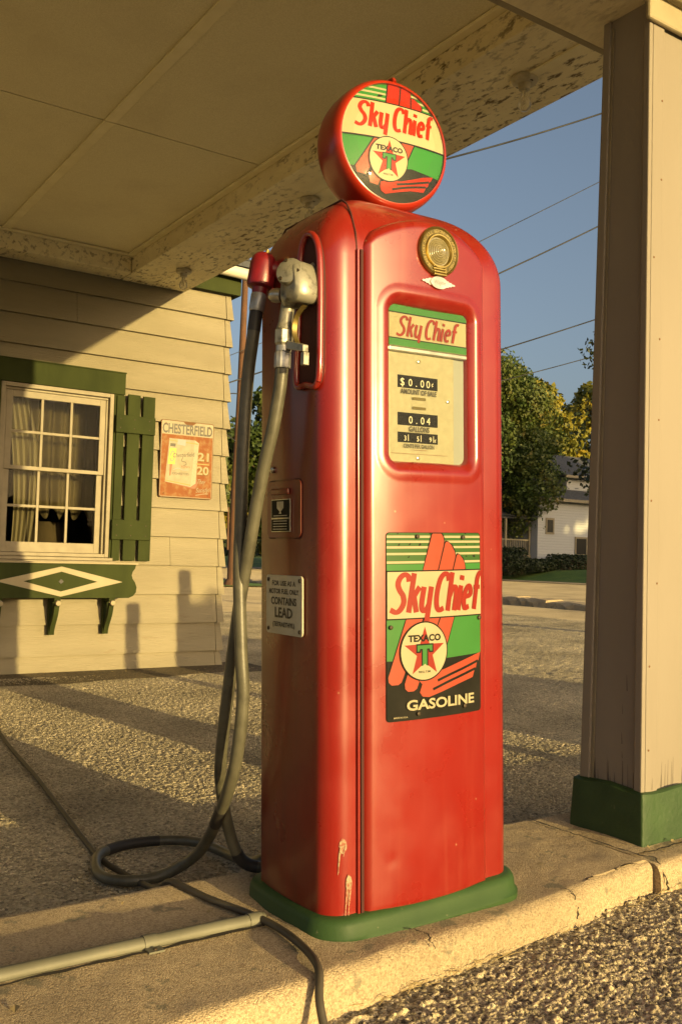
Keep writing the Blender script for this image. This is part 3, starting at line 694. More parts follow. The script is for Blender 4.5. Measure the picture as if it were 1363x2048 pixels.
sash(1.585, WZ1 - .057, 8.052, 0.032, 0.055); sash(WZ0 + .032, 1.62, 8.086, 0.085, 0.035)
# inside: curtain and shaded furniture just behind the glass
room = empty('window_curtain', (2.2, 8.3, 0.8)); 
mb = MB(); n = 60; vs_ = []
for r in range(14):
    t = r / 13; z = 2.28 - t * 1.46; xc = 2.10 + 0.10 * math.sin(t * 2.2)
    wdt = 0.10 + 0.07 * (1 - abs(t - .3))
    for i in range(n):
        q = i / (n - 1); vs_.append((xc + q * wdt * 1.3 - 2.2, 8.30 + 0.02 * math.sin(q * 28) - 8.3, z - 0.8))
mb.add(vs_, [(r * n + i, r * n + i + 1, (r + 1) * n + i + 1, (r + 1) * n + i) for r in range(13) for i in range(n - 1)])
room2 = mb.build('curtain_cloth', M['curtain'], room, smooth=180, normals=False)
mb = MB(); vs_ = []; n = 70
for r in range(10):
    for i in range(n):
        q = i / (n - 1); vs_.append((.13 + q * .66, .12 + .03 * math.sin(q * 40) + .012 * math.sin(r * 1.7 + q * 9), 1.5 - r / 9 * (1.06 + .05 * math.sin(q * 30))))
mb.add(vs_, [(r * n + i, r * n + i + 1, (r + 1) * n + i + 1, (r + 1) * n + i) for r in range(9) for i in range(n - 1)])
mb.build('reflection_drape', M['reflection_drape'], room, smooth=180, normals=False)  # added cloth, its mottled brown stands in for reflections in the panes
tag(room, 'cream curtain hanging gathered inside the left of the window', 'curtain')
mb = MB(); mb.box((-.3, -.15, 0), (.3, .15, 0.62)); mb.box((-.32, -.17, .62), (.32, .17, .66)); mb.box((-.04, -.04, .66), (.04, .04, .95))
dk = mb.build('cabinet', M['darkbox']); dk.location = (2.72, 9.0, 0.0); mb2 = MB(); mb2.lathe([(.15, 0), (.22, .0), (.14, .28), (.1, .28)], (0, 0, .9), n=20)
tag(dk, 'dark wicker cabinet standing in the room behind the window', 'cabinet')
mb2.build('lamp_shade', M['room'], dk, smooth=40)
# header and side trim board, window box and shutter
hb = MB(); hb.box((WX0 - .11, 7.995, 2.309), (3.05, 8.05, 2.497)); hb.box((WX0 - .11, 7.99, 2.497), (3.056, 8.05, 2.509))
hpart(hb, 'window_header', M['greenwood'], window, bevel=0.003)
hb = MB(); hb.box((WX1 + .002, 8.0, WZ0 - .025), (3.045, 8.052, 2.306)); hpart(hb, 'window_trim', M['greenwood'], window, bevel=0.003)
hb = MB(); hb.box((WX0 - .11, 8.0, WZ0 - .025), (WX0 - .002, 8.052, 2.306)); hpart(hb, 'window_trim', M['greenwood'], window, bevel=0.003)
bt = MB(); bt.box((2.962, 7.955, 1.969), (3.327, 7.981, 2.125)); sh = hpart(bt, 'shutter', M['greenwood'], bevel=0.003)
bt = MB(); bt.box((2.958, 7.955, 1.023), (3.320, 7.981, 1.197)); hpart(bt, 'shutter_batten', M['greenwood'], sh, bevel=0.003)
for (a, b, zt) in ((2.972, 3.045, 2.297), (3.075, 3.190, 2.318), (3.218, 3.33, 2.315)):
    sm = MB(); sm.box((a, 7.982, 0.838), (b, 8.008, zt)); hpart(sm, 'shutter_slat', M['greenwood'], sh, bevel=0.003)
for z in (1.06, 1.15, 2.01, 2.09):
    for x in (3.0, 3.13, 3.27):
        nl = MB(); nl.lathe([(.006, 0), (.005, .003)], (x, 7.955, z), (0, -1, 0), 8); hpart(nl, 'nail', M['rivet'], sh)
# window box with scrolled end, diamond and brackets
wb = empty('window_box', (2.5, 7.85, 0.5)); tag(wb, 'green window box with cream diamond and scrolled ends under the window', 'window box')
wbm = Matrix.Translation((2.5, 7.85, 0.5)).inverted()
def wpart(mb, name, m, parent=None, **k):
    mb.v = [tuple(wbm @ Vector(p)) for p in mb.v]; return mb.build(name, m, parent or wb, **k)
YB = 7.83; zc = (.517 + .804) / 2
right = [(3.143, .804), (3.137, .775), (3.115, .745), (3.107, .715), (3.115, .685), (3.14, .65), (3.155, .61), (3.15, .565), (3.125, .535), (3.085, .517)]
left = [(2 * 2.49 - x, z) for x, z in reversed(right)]
bd = MB(); bd.prism(right + left, lambda u_, v_: (u_, YB, v_), lambda u_, v_: (u_, YB + .022, v_)); board = wpart(bd, 'front_board', M['greenwood'], bevel=0.002)
dm = MB(); o_ = [(2.49, .78), (3.022, .655), (2.49, .53), (1.958, .655)]; i_ = [(2.49, .738), (2.80, .655), (2.49, .572), (2.18, .655)]
for i in range(4):
    j = (i + 1) % 4; q = [o_[i], o_[j], i_[j], i_[i]]
    dm = MB(); dm.prism(q, lambda u_, v_: (u_, YB - .006, v_), lambda u_, v_: (u_, YB - .0005, v_)); wpart(dm, 'diamond_strip', M['trimw'], board)
dm = MB(); dm.prism([(2.49, .675), (2.512, .655), (2.49, .635), (2.468, .655)], lambda u_, v_: (u_, YB - .004, v_), lambda u_, v_: (u_, YB - .0005, v_)); wpart(dm, 'diamond_centre', M['hose_dark'], board)
bx_ = MB(); bx_.box((1.9, YB + .023, .53), (3.08, 8.03, .55)); bx_.box((1.9, 8.0, .551), (3.08, 8.034, .80)); bx_.box((1.9, YB + .023, .551), (1.92, 7.999, .79)); bx_.box((3.06, YB + .023, .551), (3.08, 7.999, .79))
wpart(bx_, 'planter_tray', M['greenwood'])
tp = MB(); tp.box((1.86, YB - .012, .806), (3.16, YB + .03, .82)); wpart(tp, 'top_rail', M['trimw'], board, bevel=0.002)
for bxp in (2.00, 2.47, 2.94):
    br = MB(); br.box((bxp - .026, 7.975, .20), (bxp + .026, 8.023, .515)); bo = wpart(br, 'bracket', M['greenwood'], bevel=0.003)
    br = MB(); br.box((bxp - .026, YB + .01, .485), (bxp + .026, 7.974, .527)); wpart(br, 'bracket_arm', M['greenwood'], bo, bevel=0.003)
    cv = catmull([(YB + .03, .47), (YB + .06, .38), (7.95, .29), (7.992, .21)], 6); n_ = len(cv)
    br = MB(); rings = []
    for i, p in enumerate(cv):
        t = (cv[min(i + 1, n_ - 1)] - cv[max(i - 1, 0)]).normalized(); nn = Vector((-t.y, t.x)) * 0.02
        rings.append([(bxp - .02, p.x + nn.x, p.y + nn.y), (bxp + .02, p.x + nn.x, p.y + nn.y), (bxp + .02, p.x - nn.x, p.y - nn.y), (bxp - .02, p.x - nn.x, p.y - nn.y)])
    br.loft(rings); wpart(br, 'bracket_brace', M['greenwood'], bo)
    br = MB(); br.lathe([(.006, -.004), (.02, -.003), (.026, .012), (.02, .028), (.006, .03)], (bxp, YB + .008, .475), (0, -1, 0), 14); wpart(br, 'bracket_knob', M['trimw'], bo, smooth=60)

# downpipe / rain pipe at the eave corner
dp = MB(); dp.tube(catmull([(3.72, 7.9, 3.60), (4.2, 7.9, 3.585), (4.62, 7.92, 3.57), (4.72, 7.98, 3.60), (4.74, 8.0, 3.70)], 6), 0.055, 14)
dpo = dp.build('rain_pipe', M['white_pvc'], smooth=60); tag(dpo, 'white round rain pipe running out from the eave corner of the house', 'pipe')
mb = MB(); mb.tube([(4.18, 7.9, 3.585), (4.24, 7.9, 3.583)], 0.062, 14); mb.build('pipe_collar', M['white_pvc'], dpo, smooth=50)

# ================================================================== CANOPY
can = empty('canopy', (2.5, 4.0, 3.34)); tag(can, 'cream boarded canopy over the pump island with peeling edge beams', 'canopy')
cmi = Matrix.Translation((2.5, 4.0, 3.34)).inverted()
def cpart(mb, name, m, parent=None, **k):
    mb.v = [tuple(cmi @ Vector(p)) for p in mb.v]; return mb.build(name, m, parent or can, **k)
CZ = 3.50; BZ = 3.34; YF = 0.06  # YF: unseen front overhang, shaped to drop its shadow on the wall
ys = [7.77, 5.43, 2.99, .55, YF + .19]; xs_ = [-3.0, -0.54, 1.90, 2.979]
for i in range(4):
    for j in range(3):
        p_ = MB(); gp = 0.006
        p_.box((xs_[j] + .002, ys[i + 1] + gp, CZ + rb.uniform(0, .003)), (xs_[j + 1] - .002, ys[i] - gp, CZ + .03)); cpart(p_, 'ceiling_panel', M['canopy'])
for x in (-0.54, 1.90):
    for (a, b) in ((7.768, 5.41), (5.40, 2.97), (2.96, YF + .2)):
        p_ = MB(); p_.box((x - .034, b, CZ - .012), (x + .034, a, CZ - .001)); cpart(p_, 'ceiling_batten', M['batten'], bevel=0.004)
p_ = MB(); p_.box((2.925, YF + .2, CZ - .02), (2.978, 7.768, CZ - .001)); cpart(p_, 'ceiling_batten', M['batten'], bevel=0.006)
p_ = MB(); p_.box((-3.0, 7.72, CZ - .02), (2.92, 7.768, CZ - .001)); cpart(p_, 'ceiling_batten', M['batten'], bevel=0.006)
p_ = MB(); p_.box((2.98, YF + .2, BZ), (3.278, 8.03, CZ + .06)); cpart(p_, 'edge_beam', M['beam'], bevel=0.006)
p_ = MB(); p_.box((3.283, YF + .2, BZ + .003), (3.60, 8.03, CZ + .14)); cpart(p_, 'edge_beam', M['beam'], bevel=0.006)
p_ = MB(); p_.box((3.604, YF, BZ + .03), (3.63, 7.97, CZ + .2)); cpart(p_, 'drip_edge', M['beam'], bevel=0.003)
p_ = MB(); p_.box((3.258, YF + .22, BZ - .013), (3.318, 3.42, BZ - .001)); cpart(p_, 'beam_batten', M['batten'], bevel=0.004)
p_ = MB(); p_.box((-3.0, 7.772, BZ + .002), (2.975, 8.03, CZ + .06)); cpart(p_, 'wall_beam', M['beam'], bevel=0.006)
p_ = MB(); p_.box((-3.0, YF, BZ), (3.602, YF + .18, CZ + .2)); cpart(p_, 'unseen_front_beam', M['beam'], bevel=0.006)
p_ = MB(); p_.box((-3.2, YF - .1, CZ + .2), (3.66, 7.95, CZ + .26)); cpart(p_, 'canopy_roof', M['shingle'])
p_ = MB(); p_.box((-3.0, 2.06, 2.885), (3.03, 2.385, CZ - .03)); hd_ = cpart(p_, 'cross_header', M['beam'], bevel=0.006)
p_ = MB(); p_.box((-3.0, 2.386, 2.89), (3.03, 2.42, 2.965)); cpart(p_, 'header_trim', M['trimw'], hd_, bevel=0.006)
p_ = MB(); p_.box((-3.0, 2.02, 2.895), (3.05, 2.058, 2.98)); cpart(p_, 'header_trim', M['trimw'], hd_, bevel=0.01)

# tapered pillar with green plinth
pil = empty('canopy_pillar', (2.82, 2.2, -0.004)); tag(pil, 'cream boxed canopy pillar on a green painted plinth beside the pump', 'pillar')
pmi = Matrix.Translation((2.82, 2.2, -0.004)).inverted()
def ppart(mb, name, m, parent=None, **k):
    mb.v = [tuple(pmi @ Vector(p)) for p in mb.v]; return mb.build(name, m, parent or pil, **k)
def taper_box(mb, x0, x1, y0, y1, z0, z1, tb=0.066, tx=0.02):
    """box whose back and right faces lean in with height like the pillar's"""
    def w_(x, y, z):
        t = z / 2.88; fy = (y - 2.065) / 0.27; fx = (x - 2.625) / 0.40
        return (x - tx * fx * t + 0.012 * t * (1 - fx) * 0, y - tb * fy * t, z)
    c = [(x0, y0, z0), (x1, y0, z0), (x1, y1, z0), (x0, y1, z0), (x0, y0, z1), (x1, y0, z1), (x1, y1, z1), (x0, y1, z1)]
    mb.hexa([w_(*p) for p in c]); return mb
PT = 2.884
ppart(taper_box(MB(), 2.637, 3.01, 2.077, 2.323, .12, PT), 'shaft', M['pillar'])
for (a, b, c_, d_) in ((2.625, 2.645, 2.293, 2.335), (2.625, 2.645, 2.065, 2.098), (2.646, 2.71, 2.065, 2.0775), (2.94, 3.025, 2.065, 2.0775), (3.0, 3.025, 2.3, 2.335), (3.0105, 3.025, 2.078, 2.11)):
    ppart(taper_box(MB(), a, b, c_, d_, .12, PT - .001), 'corner_board', M['pillar'], bevel=0.004)
ppart(taper_box(MB(), 2.6325, 2.6365, 2.280, 2.2925, .15, PT - .03), 'light_strip', M['sash'])
pb = MB(); ring = lambda hw, hd, z, jit=0: [(2.825 + x, 2.2 + y + (math.sin(x * 40) * .002), z + (math.sin(x * 23 + y * 31) * .006 if jit else 0)) for x, y in rrect(hw, hd, .008, 0, 0, 3, 8)]
pb.loft([ring(.222, .158, -.03), ring(.222, .158, .02), ring(.219, .155, .08), ring(.216, .151, .162, 1), ring(.205, .141, .168, 1)]); ppart(pb, 'plinth', M['greenplinth'], smooth=50)
rr = random.Random(5)
for i in range(16):
    yy = rr.uniform(2.10, 2.28); z0 = .168; z1 = z0 + rr.uniform(.02, .09); mb = MB(); w0 = rr.uniform(.0006, .0014)
    if i > 11: z0 = rr.uniform(.22, .5); z1 = z0 + rr.uniform(.02, .06)
    mb.add([(2.6362, yy - w0, z0), (2.6362, yy + w0, z0), (2.6362, yy + w0 * .3 + .002, z1), (2.6362, yy - w0 * .3 + .002, z1)], [(0, 1, 2, 3)]); ppart(mb, 'paint_crack', M['crack'], normals=False)
for i in range(9):
    mb = MB(); mb.lathe([(.004, 0), (.0035, .0012)], (rr.choice((2.66, 2.695)), 2.0648, .3 + i * .28), (0, -1, 0), 8); ppart(mb, 'nail', M['rust'])
for i in range(14):
    xx = rr.uniform(2.65, 2.9); z0 = .166 if i < 9 else rr.uniform(.4, 2.4); z1 = z0 + rr.uniform(.02, .1); mb = MB(); yv = 2.0642 if xx < 2.71 else 2.0762
    mb.add([(xx - .0008, yv, z0), (xx + .0008, yv, z0), (xx + .002, yv, z1), (xx + .0015, yv, z1)], [(0, 1, 2, 3)]); ppart(mb, 'paint_crack', M['crack'], normals=False)
pb = MB(); pb.box((2.60, 2.045, 2.80), (3.03, 2.066, 2.884)); ppart(pb, 'capital', M['trimw'], bevel=0.008)

# bulb holders along the beam
def fixture(x, y, label):
    e = empty('light_fixture', (x, y, BZ - .013)); tag(e, label, 'light', 'bare bulbs along the canopy beam')
    mb = MB(); mb.lathe([(.066, .010), (.068, -.004), (.058, -.018), (.034, -.024), (.028, -.05), (.024, -.052)], n=28); b = mb.build('holder', M['porcelain'], e, smooth=40)
    for s_ in (-1, 1):
        mb = MB(); mb.lathe([(.011, -.012), (.011, -.021)], (0, s_ * .044, 0), n=10); mb.build('screw', M['rivet'], b)
    mb = MB(); mb.lathe([(.014, -.05), (.015, -.07), (.022, -.088), (.031, -0.096), (.034, -.125), (.030, -.143), (.018, -.155), (.004, -.159)], n=24); bl = mb.build('bulb', M['bulb'], e, smooth=80)
    mb = MB(); mb.tube([(0, 0, -.05), (0, 0, -.10)], .004, 8); mb.tube(catmull([(-.012, 0, -.115), (-.006, .004, -.102), (.006, -.004, -.102), (.012, 0, -.115)], 5), .001, 6); mb.build('filament', M['digit'], bl)
fixture(3.287, 3.34, 'bare clear bulb in round holder nearest the pillar on canopy beam')
fixture(3.292, 5.36, 'bare bulb on canopy beam just above the pump shoulder, partly hidden by the globe')
fixture(3.296, 7.39, 'bare bulb on canopy beam at the end next to the house wall')

# ================================================================== PETROL PUMP
PX, PY = 1.60, 2.13
pump = empty('gas_pump', (PX, PY, 0.0), (0, -0.033, 0)); tag(pump, 'tall red vintage gasoline pump with round globe on a green base', 'gas pump')
bpy.context.view_layer.update()
PM = pump.matrix_world.inverted()
HW, HD, CRD = 0.300, 0.205, 0.055
out_ = [(x, y if y < 0 else y * .78) for x, y in rrect(HW, HD, CRD, 0.016, 0.004, 9, 14)]
# green base
bs = MB(); f_ = lambda hw, hd, z, r: [(x * .957, y if y < 0 else y * .84, z) for x, y in rrect(hw, hd, r, .012, .01, 9, 12)]
bs.loft([f_(.347, .238, -.03, .085), f_(.350, .241, .0, .088), f_(.350, .241, .006, .088), f_(.342, .234, .012, .082), f_(.340, .232, .038, .08), f_(.334, .226, .050, .075), f_(.322, .216, .056, .07), f_(.25, .15, .057, .05)])
bs.build('base', M['base_green'], pump, smooth=50)
# cabinet: side shell with domed top
cb = MB(); rings = []
for z in [.05] + [.05 + 1.635 * i / 24 for i in range(1, 25)]: rings.append([(x, y, z) for x, y in out_])
Z0, HT = 1.685, 0.207
for i in range(1, 19):
    a = math.pi / 2 * i / 19; r = math.cos(a) ** (2 / 2.8); zz = math.sin(a) ** (2 / 1.95)
    rings.append([(x * r, y * (r * .9 + .1 * r * r), Z0 + HT * zz) for x, y in out_])
rings.append([(x * .02, y * .02, Z0 + HT) for x, y in out_])
cb.loft(rings); cab = cb.build('cabinet', [M['red'], M['red_side']], pump, smooth=60)
bmc = bmesh.new(); bmc.from_mesh(cab.data)          # opening behind the door for the dial
bmesh.ops.delete(bmc, geom=[f for f in bmc.faces if f.calc_center_median().y < -.19 and abs(f.calc_center_median().x) < .175 and .1 < f.calc_center_median().z < 1.66], context='FACES')
bmc.to_mesh(cab.data); bmc.free()
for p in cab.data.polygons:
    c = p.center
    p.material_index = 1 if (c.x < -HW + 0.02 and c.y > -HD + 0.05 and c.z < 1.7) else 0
def arch(x):
    z = 1.738 + 0.072 * (1 - (x / .205) ** 2); ax_ = abs(x)
    if ax_ > .165: z -= .04 - math.sqrt(max(0, .04 ** 2 - (ax_ - .165) ** 2))
    return z
# raised front door: height field with rounded edges and a funnelled window opening
ncx, ncz = 116, 430
PWX, WXA, WXB, WZA, WZB = .205, -.124, .138, 1.172, 1.578
cx_, cz_ = (WXA + WXB) / 2, (WZA + WZB) / 2; whx, whz = (WXB - WXA) / 2, (WZB - WZA) / 2
tx = np.linspace(-1, 1, ncx); tx = np.sign(tx) * (1 - (1 - np.abs(tx)) ** 1.25); xg = tx * PWX
XG = xg[None].repeat(ncz, 0); ZT = np.array([arch(x) for x in xg])
tz = np.linspace(0, 1, ncz); tz = 1 - (1 - tz) ** 1.15
ZG = .052 + tz[:, None] * (ZT[None] - .052)
d = np.minimum.reduce([XG + PWX, PWX - XG, (ZT[None] - ZG) * .8])
d = np.where(ZG < .1, np.minimum(d, np.maximum(ZG - .052, 0) + .012), d)
Rr = .024; prof = np.where(d < Rr, np.sqrt(np.clip(Rr ** 2 - (Rr - d) ** 2, 0, None)), Rr)
DB = .020
front = -(HD - .012 + prof + DB * (1 - (XG / PWX) ** 2))
qx = np.abs(XG - cx_) - (whx - .022); qz = np.abs(ZG - cz_) - (whz - .022)
sd = np.hypot(np.maximum(qx, 0), np.maximum(qz, 0)) + np.minimum(np.maximum(qx, qz), 0) - .022
fun = np.clip(1 - sd / .030, 0, 1); fun = np.where(sd > 0, .020 * fun ** 2.2, 0)
lip = np.where((sd > .012) & (sd < .05), .0025 * np.sin((sd - .012) / .038 * math.pi), 0)
front = front + fun - lip + np.where(sd <= 0, .020 + .026 * np.clip(-sd / .006, 0, 1), 0)
# a small dent near the foot of the door
front += .0012 * np.exp(-(((XG + .13) / .016) ** 2 + ((ZG - .17) / .016) ** 2))
door = grid_mesh('front_door', XG, front, ZG, M['red']); door.parent = pump
bmf = bmesh.new(); bmf.from_mesh(door.data); bmesh.ops.recalc_face_normals(bmf, faces=bmf.faces); bmf.to_mesh(door.data); bmf.free()
def door_y(x): return -(HD - .012 + Rr + DB * (1 - min(1, (x / PWX) ** 2)))
FY = door_y(0)          # front plane of the door centre
# seam groove and hinge strip beside the door
sg = MB(); sg.box((-.2155, -.2165, .052), (-.2075, -.19, 1.70)); sg.build('seam_gap', M['groove'], pump)
sg = MB(); sg.tube([(-.2205, -.211, .055), (-.2205, -.211, 1.70)], .0045, 8); sg.build('hinge_strip', M['red'], pump, smooth=60)
def dome_pt(x, y, eps=.0012):
    # height of the dome above (x,y) found by scaling out from the axis
    lo, hi = 0.0, 1.0
    for _ in range(30):
        r = (lo + hi) / 2
        if max(abs(x) / (HW + .012), abs(y) / (HD + .003)) > r: lo = r
        else: hi = r
    ca = min(1, r) ** (2.8 / 2); zz = max(0, 1 - ca * ca) ** .5
    return (x, y, Z0 + HT * zz ** (2 / 1.95) + eps)
sg = MB(); sg.tube([(-.221, -HD - .0005, 1.70)] + [dome_pt(-.221, -HD + .004 + (HD * 2 - .008) * t, -.0005) for t in [i / 20 for i in range(21)]], .0028, 6); sg.build('seam_gap', M['groove'], pump)

def on_front(y0): return lambda uu, vv, l: (uu, y0 - l, vv)
# dial window: header card, chrome bar, dial plate with counters, glass
dw = MB(); dw.box((WXA + .001, FY + .037, WZA + .002), (WXB - .001, FY + .0405, WZB - .002)); dial = dw.build('dial_backing', M['grey_panel'], pump)
U = lambda u_: WXA + u_ * (WXB - WXA); V = lambda v_: WZB - v_ * (WZB - WZA)
hp = MB(); hp.box((U(0) + .001, FY + .0265, V(.262)), (U(1) - .001, FY + .030, V(0) - .001)); head = hp.build('header_card', M['cream'], pump)
P = Print(on_front(FY + .0264)); P.rect(U(0), V(.045), U(1), V(0), M['sg_green']); P.rect(U(0), V(.052), U(1), V(.045), M['sg_black'])
P.rect(U(0), V(.26), U(1), V(.215), M['sg_green']); P.rect(U(0), V(.216), U(1), V(.209), M['sg_black'])
sky_chief(P, U(.09), V(.195), .052, .205, M['sg_red'], stroke=.17)
P.build('header_lettering', head)
br_ = MB(); br_.box((U(0), FY + .0245, V(.296)), (U(1), FY + .034, V(.263))); br_.build('chrome_bar', M['chrome'], pump, bevel=0.003)
dp_ = MB(); dp_.box((U(0), FY + .032, V(.998)), (U(.845), FY + .035, V(.298))); plate = dp_.build('dial_plate', M['dial'], pump, bevel=0.002)
P = Print(on_front(FY + .0319))
for (va, vb, dig) in ((.441, .522, 0), (.680, .762, 1), (.806, .872, 2)):
    P.rect(U(.12), V(vb), U(.63), V(va), M['counter'])
P.text('$', U(.18), V(.508), .020, M['digit']); 
for i, c in enumerate('0.00'): P.text(c, U(.28 + .075 * i), V(.508), .019, M['digit'])
P.text('¢', U(.56), V(.495), .011, M['digit'])
for i, c in enumerate('0.04'): P.text(c, U(.28 + .075 * i), V(.748), .019, M['digit'])
for i, c in enumerate(['3', '5', '9']): P.text(c, U(.21 + .16 * i), V(.86), .013, M['digit']); P.rect(U(.245 + .16 * i), V(.862), U(.252 + .16 * i), V(.82), M['digit'])
P.text('¢', U(.59), V(.858), .010, M['digit'])
P.text('AMOUNT OF SALE', U(.38), V(.560), .0125, M['ink'], w=.120, bold=.03)
P.text('GALLONS', U(.385), V(.800), .0135, M['ink'], w=.068, bold=.03)
P.text('CENTS PER GALLON', U(.38), V(.905), .0100, M['ink'], w=.102, bold=.03)
P.rect(U(.30), V(.594), U(.47), V(.577), M['brass_dark']); P.rect(U(.30), V(.655), U(.47), V(.638), M['brass_dark'])
P.rect(U(.03), V(.9445), U(.75), V(.9425), M['shade_print']); P.rect(U(.28), V(.918), U(.48), V(.916), M['shade_print'])
P.build('dial_lettering', plate)
for (uu, vv) in ((.38, .345), (.76, .585), (.37, .968)):
    mb = MB(); mb.lathe([(.0055, 0), (.005, .003), (.002, .0045)], (U(uu), FY + .032, V(vv)), (0, -1, 0), 12); mb.build('screw', M['chrome'], plate, smooth=40)
gp_ = MB(); gp_.box((WXA + .001, FY + .0215, WZA + .001), (WXB - .001, FY + .0232, WZB - .001)); gp_.build('dial_glass', M['dialglass'], pump)

# enamel sign on the door
SX0, SX1, SZ0, SZ1 = -.148, .170, .515, .991
SW, SH = SX1 - SX0, SZ1 - SZ0; SY = FY - .002
sg_y = lambda x: door_y(x - .5 * (SX0 + SX1) * .3) - .0022
P = CurvedPrint(lambda a, b, l: (a, sg_y(a) - l, b)); P.poly([(p[0] + (SX0 + SX1) / 2, p[1] + (SZ0 + SZ1) / 2) for p in rrect(SW / 2, SH / 2, .010, n=5, side=12)], M['sg_black'])
ol = [(p[0] + (SX0 + SX1) / 2, p[1] + (SZ0 + SZ1) / 2) for p in rrect(SW / 2, SH / 2, .010, n=5, side=12)]; no_ = len(ol)
P.mb.add([(a, sg_y(a), b) for a, b in ol] + [(a, sg_y(a) + .0035, b) for a, b in ol], [(i, (i + 1) % no_, no_ + (i + 1) % no_, no_ + i) for i in range(no_)], 0)
sign = P.build('gasoline_sign', pump)
X_ = lambda u_: SX0 + u_ * SW; Y_ = lambda v_: SZ1 - v_ * SH
clip = [(p[0] + (SX0 + SX1) / 2, p[1] + (SZ0 + SZ1) / 2) for p in rrect(SW / 2 - .0015, SH / 2 - .0015, .009, n=5, side=1)]

def sky_sign(P, X_, Y_, mats, unit, top_stripes=True, letter=True):
    cream, green, salm, red, black, dk = mats
    q = lambda pts: [(X_(a), Y_(b)) for a, b in pts]
    P.poly(q([(0, 0), (1, 0), (1, .205), (0, .205)]), dk if top_stripes else green)
    if top_stripes:
        for v_ in (.023, .050, .080, .115, .160): P.poly(q([(0, v_ - .006), (1, v_ - .006), (1, v_ + .006), (0, v_ + .006)]), cream)
        P.poly(q([(0, .172), (1, .172), (1, .205), (0, .205)]), green)
    P.poly(q([(0, .46), (1, .46), (1, .675), (.6, .685), (0, .685)]), green)
    P.poly(q([(0, .68), (.5, .687), (1, .676), (1, 1), (0, 1)]), black)
    # three upper feathers
    def grow(pts, g_):
        cx = sum(p[0] for p in pts) / len(pts); cy = sum(p[1] for p in pts) / len(pts)
        return [(p[0] + g_ * (1 if p[0] > cx else -1), p[1] + g_ * .7 * (1 if p[1] > cy else -1)) for p in pts]
    for f in ([(.345, .206), (.437, .014), (.445, .006), (.535, .006), (.556, .022), (.566, .045), (.560, .070), (.497, .206)],
              [(.508, .206), (.578, .060), (.590, .050), (.615, .052), (.650, .072), (.680, .102), (.692, .125), (.688, .140), (.657, .206)],
              [(.668, .206), (.706, .130), (.720, .119), (.745, .124), (.778, .146), (.800, .170), (.806, .190), (.805, .206)]):
        P.poly(q(grow(f, .0085)), black); P.poly(q(f), salm)
    # lower feathers
    for (a0, a1, c0, c1, bv) in ((.185, .345, .015, .155, .795), (.36, .515, .165, .30, .835), (.53, .675, .30, .50, .80)):
        sh_ = lambda g_: [(a0 - g_, .458), (a1 + g_, .458), (c1 + g_, bv - .03), (c1 - .02 + g_, bv + g_ * .6), (c1 - .05, bv + .012 + g_ * .6), (c0 + .03, bv + .012 + g_ * .6), (c0 + .004 - g_, bv - .004), (c0 - g_, bv - .03)]
        P.poly(q(sh_(.008)), black); P.poly(q(sh_(.0)), salm)
    # tail sweeping right
    tail = [(.34, .80), (.40, .755), (.55, .745), (.72, .715), (.86, .692), (.985, .672), (.965, .715), (.945, .723), (.93, .757), (.915, .762), (.89, .806), (.72, .832), (.55, .862), (.40, .886), (.335, .880), (.308, .856)]
    P.poly(q(tail), black); P.poly(q(tail), salm)
    for a, b in (([(.49, .802), (.62, .777), (.80, .746), (.955, .718)], .014), ([(.44, .847), (.60, .815), (.78, .784), (.925, .760)], .014)):
        P.ribbon(q(a), b * unit, black)
    P.poly(q([(-.01, .203), (1.01, .203), (1.01, .464), (-.01, .464)]), black)
    P.poly(q([(-.01, .210), (1.01, .210), (1.01, .457), (-.01, .457)]), cream)
P = CurvedPrint(lambda a, b, l: (a, sg_y(a) - .0001 - l, b), clip=clip)
sky_sign(P, X_, Y_, (M['cream'], M['sg_green'], M['sg_salmon'], M['sg_red'], M['sg_black'], M['sg_dkgreen']), SH)
sky_chief(P, X_(.03), Y_(.428), .098, SW * .955, M['sg_red'], stroke=.19, gap=.055, space=.02)
ccx, ccz, cr_ = X_(.352), Y_(.637), .076
def texaco(P, cx, cz, r, mats, flip=1):
    cream, green, salm, red, black, dk = mats
    P.disc(cx, cz, r, black, 48); P.disc(cx, cz, r * .955, cream, 48)
    P.poly(star(cx, cz - r * .04, r * .87, r * .345), red)
    t = r
    T = lambda g_: [(-.31 - g_, .20 + g_), (.31 + g_, .20 + g_), (.31 + g_, -.0 - g_), (.22 - g_, -.0 - g_), (.20 - g_, .08 - g_), (.09 + g_, .08 - g_), (.09 + g_, -.50), (.0, -.42), (-.09 - g_, -.50), (-.09 - g_, .08 - g_), (-.20 + g_, .08 - g_), (-.22 + g_, -.0 - g_), (-.31 - g_, -.0 - g_)]
    P.poly([(cx + a * t, cz + b * t) for a, b in T(.05)], black); P.poly([(cx + a * t, cz + b * t) for a, b in T(0)], green)
    P.text('TEXACO', cx, cz + r * .34, r * .21, black, w=r * 1.36, bold=.045)
    P.text('REG.T.M.', cx, cz - r * .72, r * .07, black, w=r * .5, bold=.01)
mats_sign = (M['cream'], M['sg_green'], M['sg_salmon'], M['sg_red'], M['sg_black'], M['sg_dkgreen'])
texaco(P, ccx, ccz, cr_, mats_sign)
P.text('GASOLINE', X_(.535), Y_(.945), .025, M['cream'], w=SW * .72, bold=.028)
P.text('MADE IN U.S.A.', X_(.12), Y_(.982), .004, M['cream'], w=SW * .13, bold=.01)
P.build('sign_print', sign)
for (uu, vv) in ((.285, .022), (.775, .026), (.035, .502), (.972, .478), (.29, .968), (.785, .958)):
    mb = MB(); mb.lathe([(.0058, 0), (.0052, .003), (.002, .0042)], (X_(uu), sg_y(X_(uu)) - .004, Y_(vv)), (0, -1, 0), 12); mb.build('bolt', M['rivet'], sign, smooth=40)

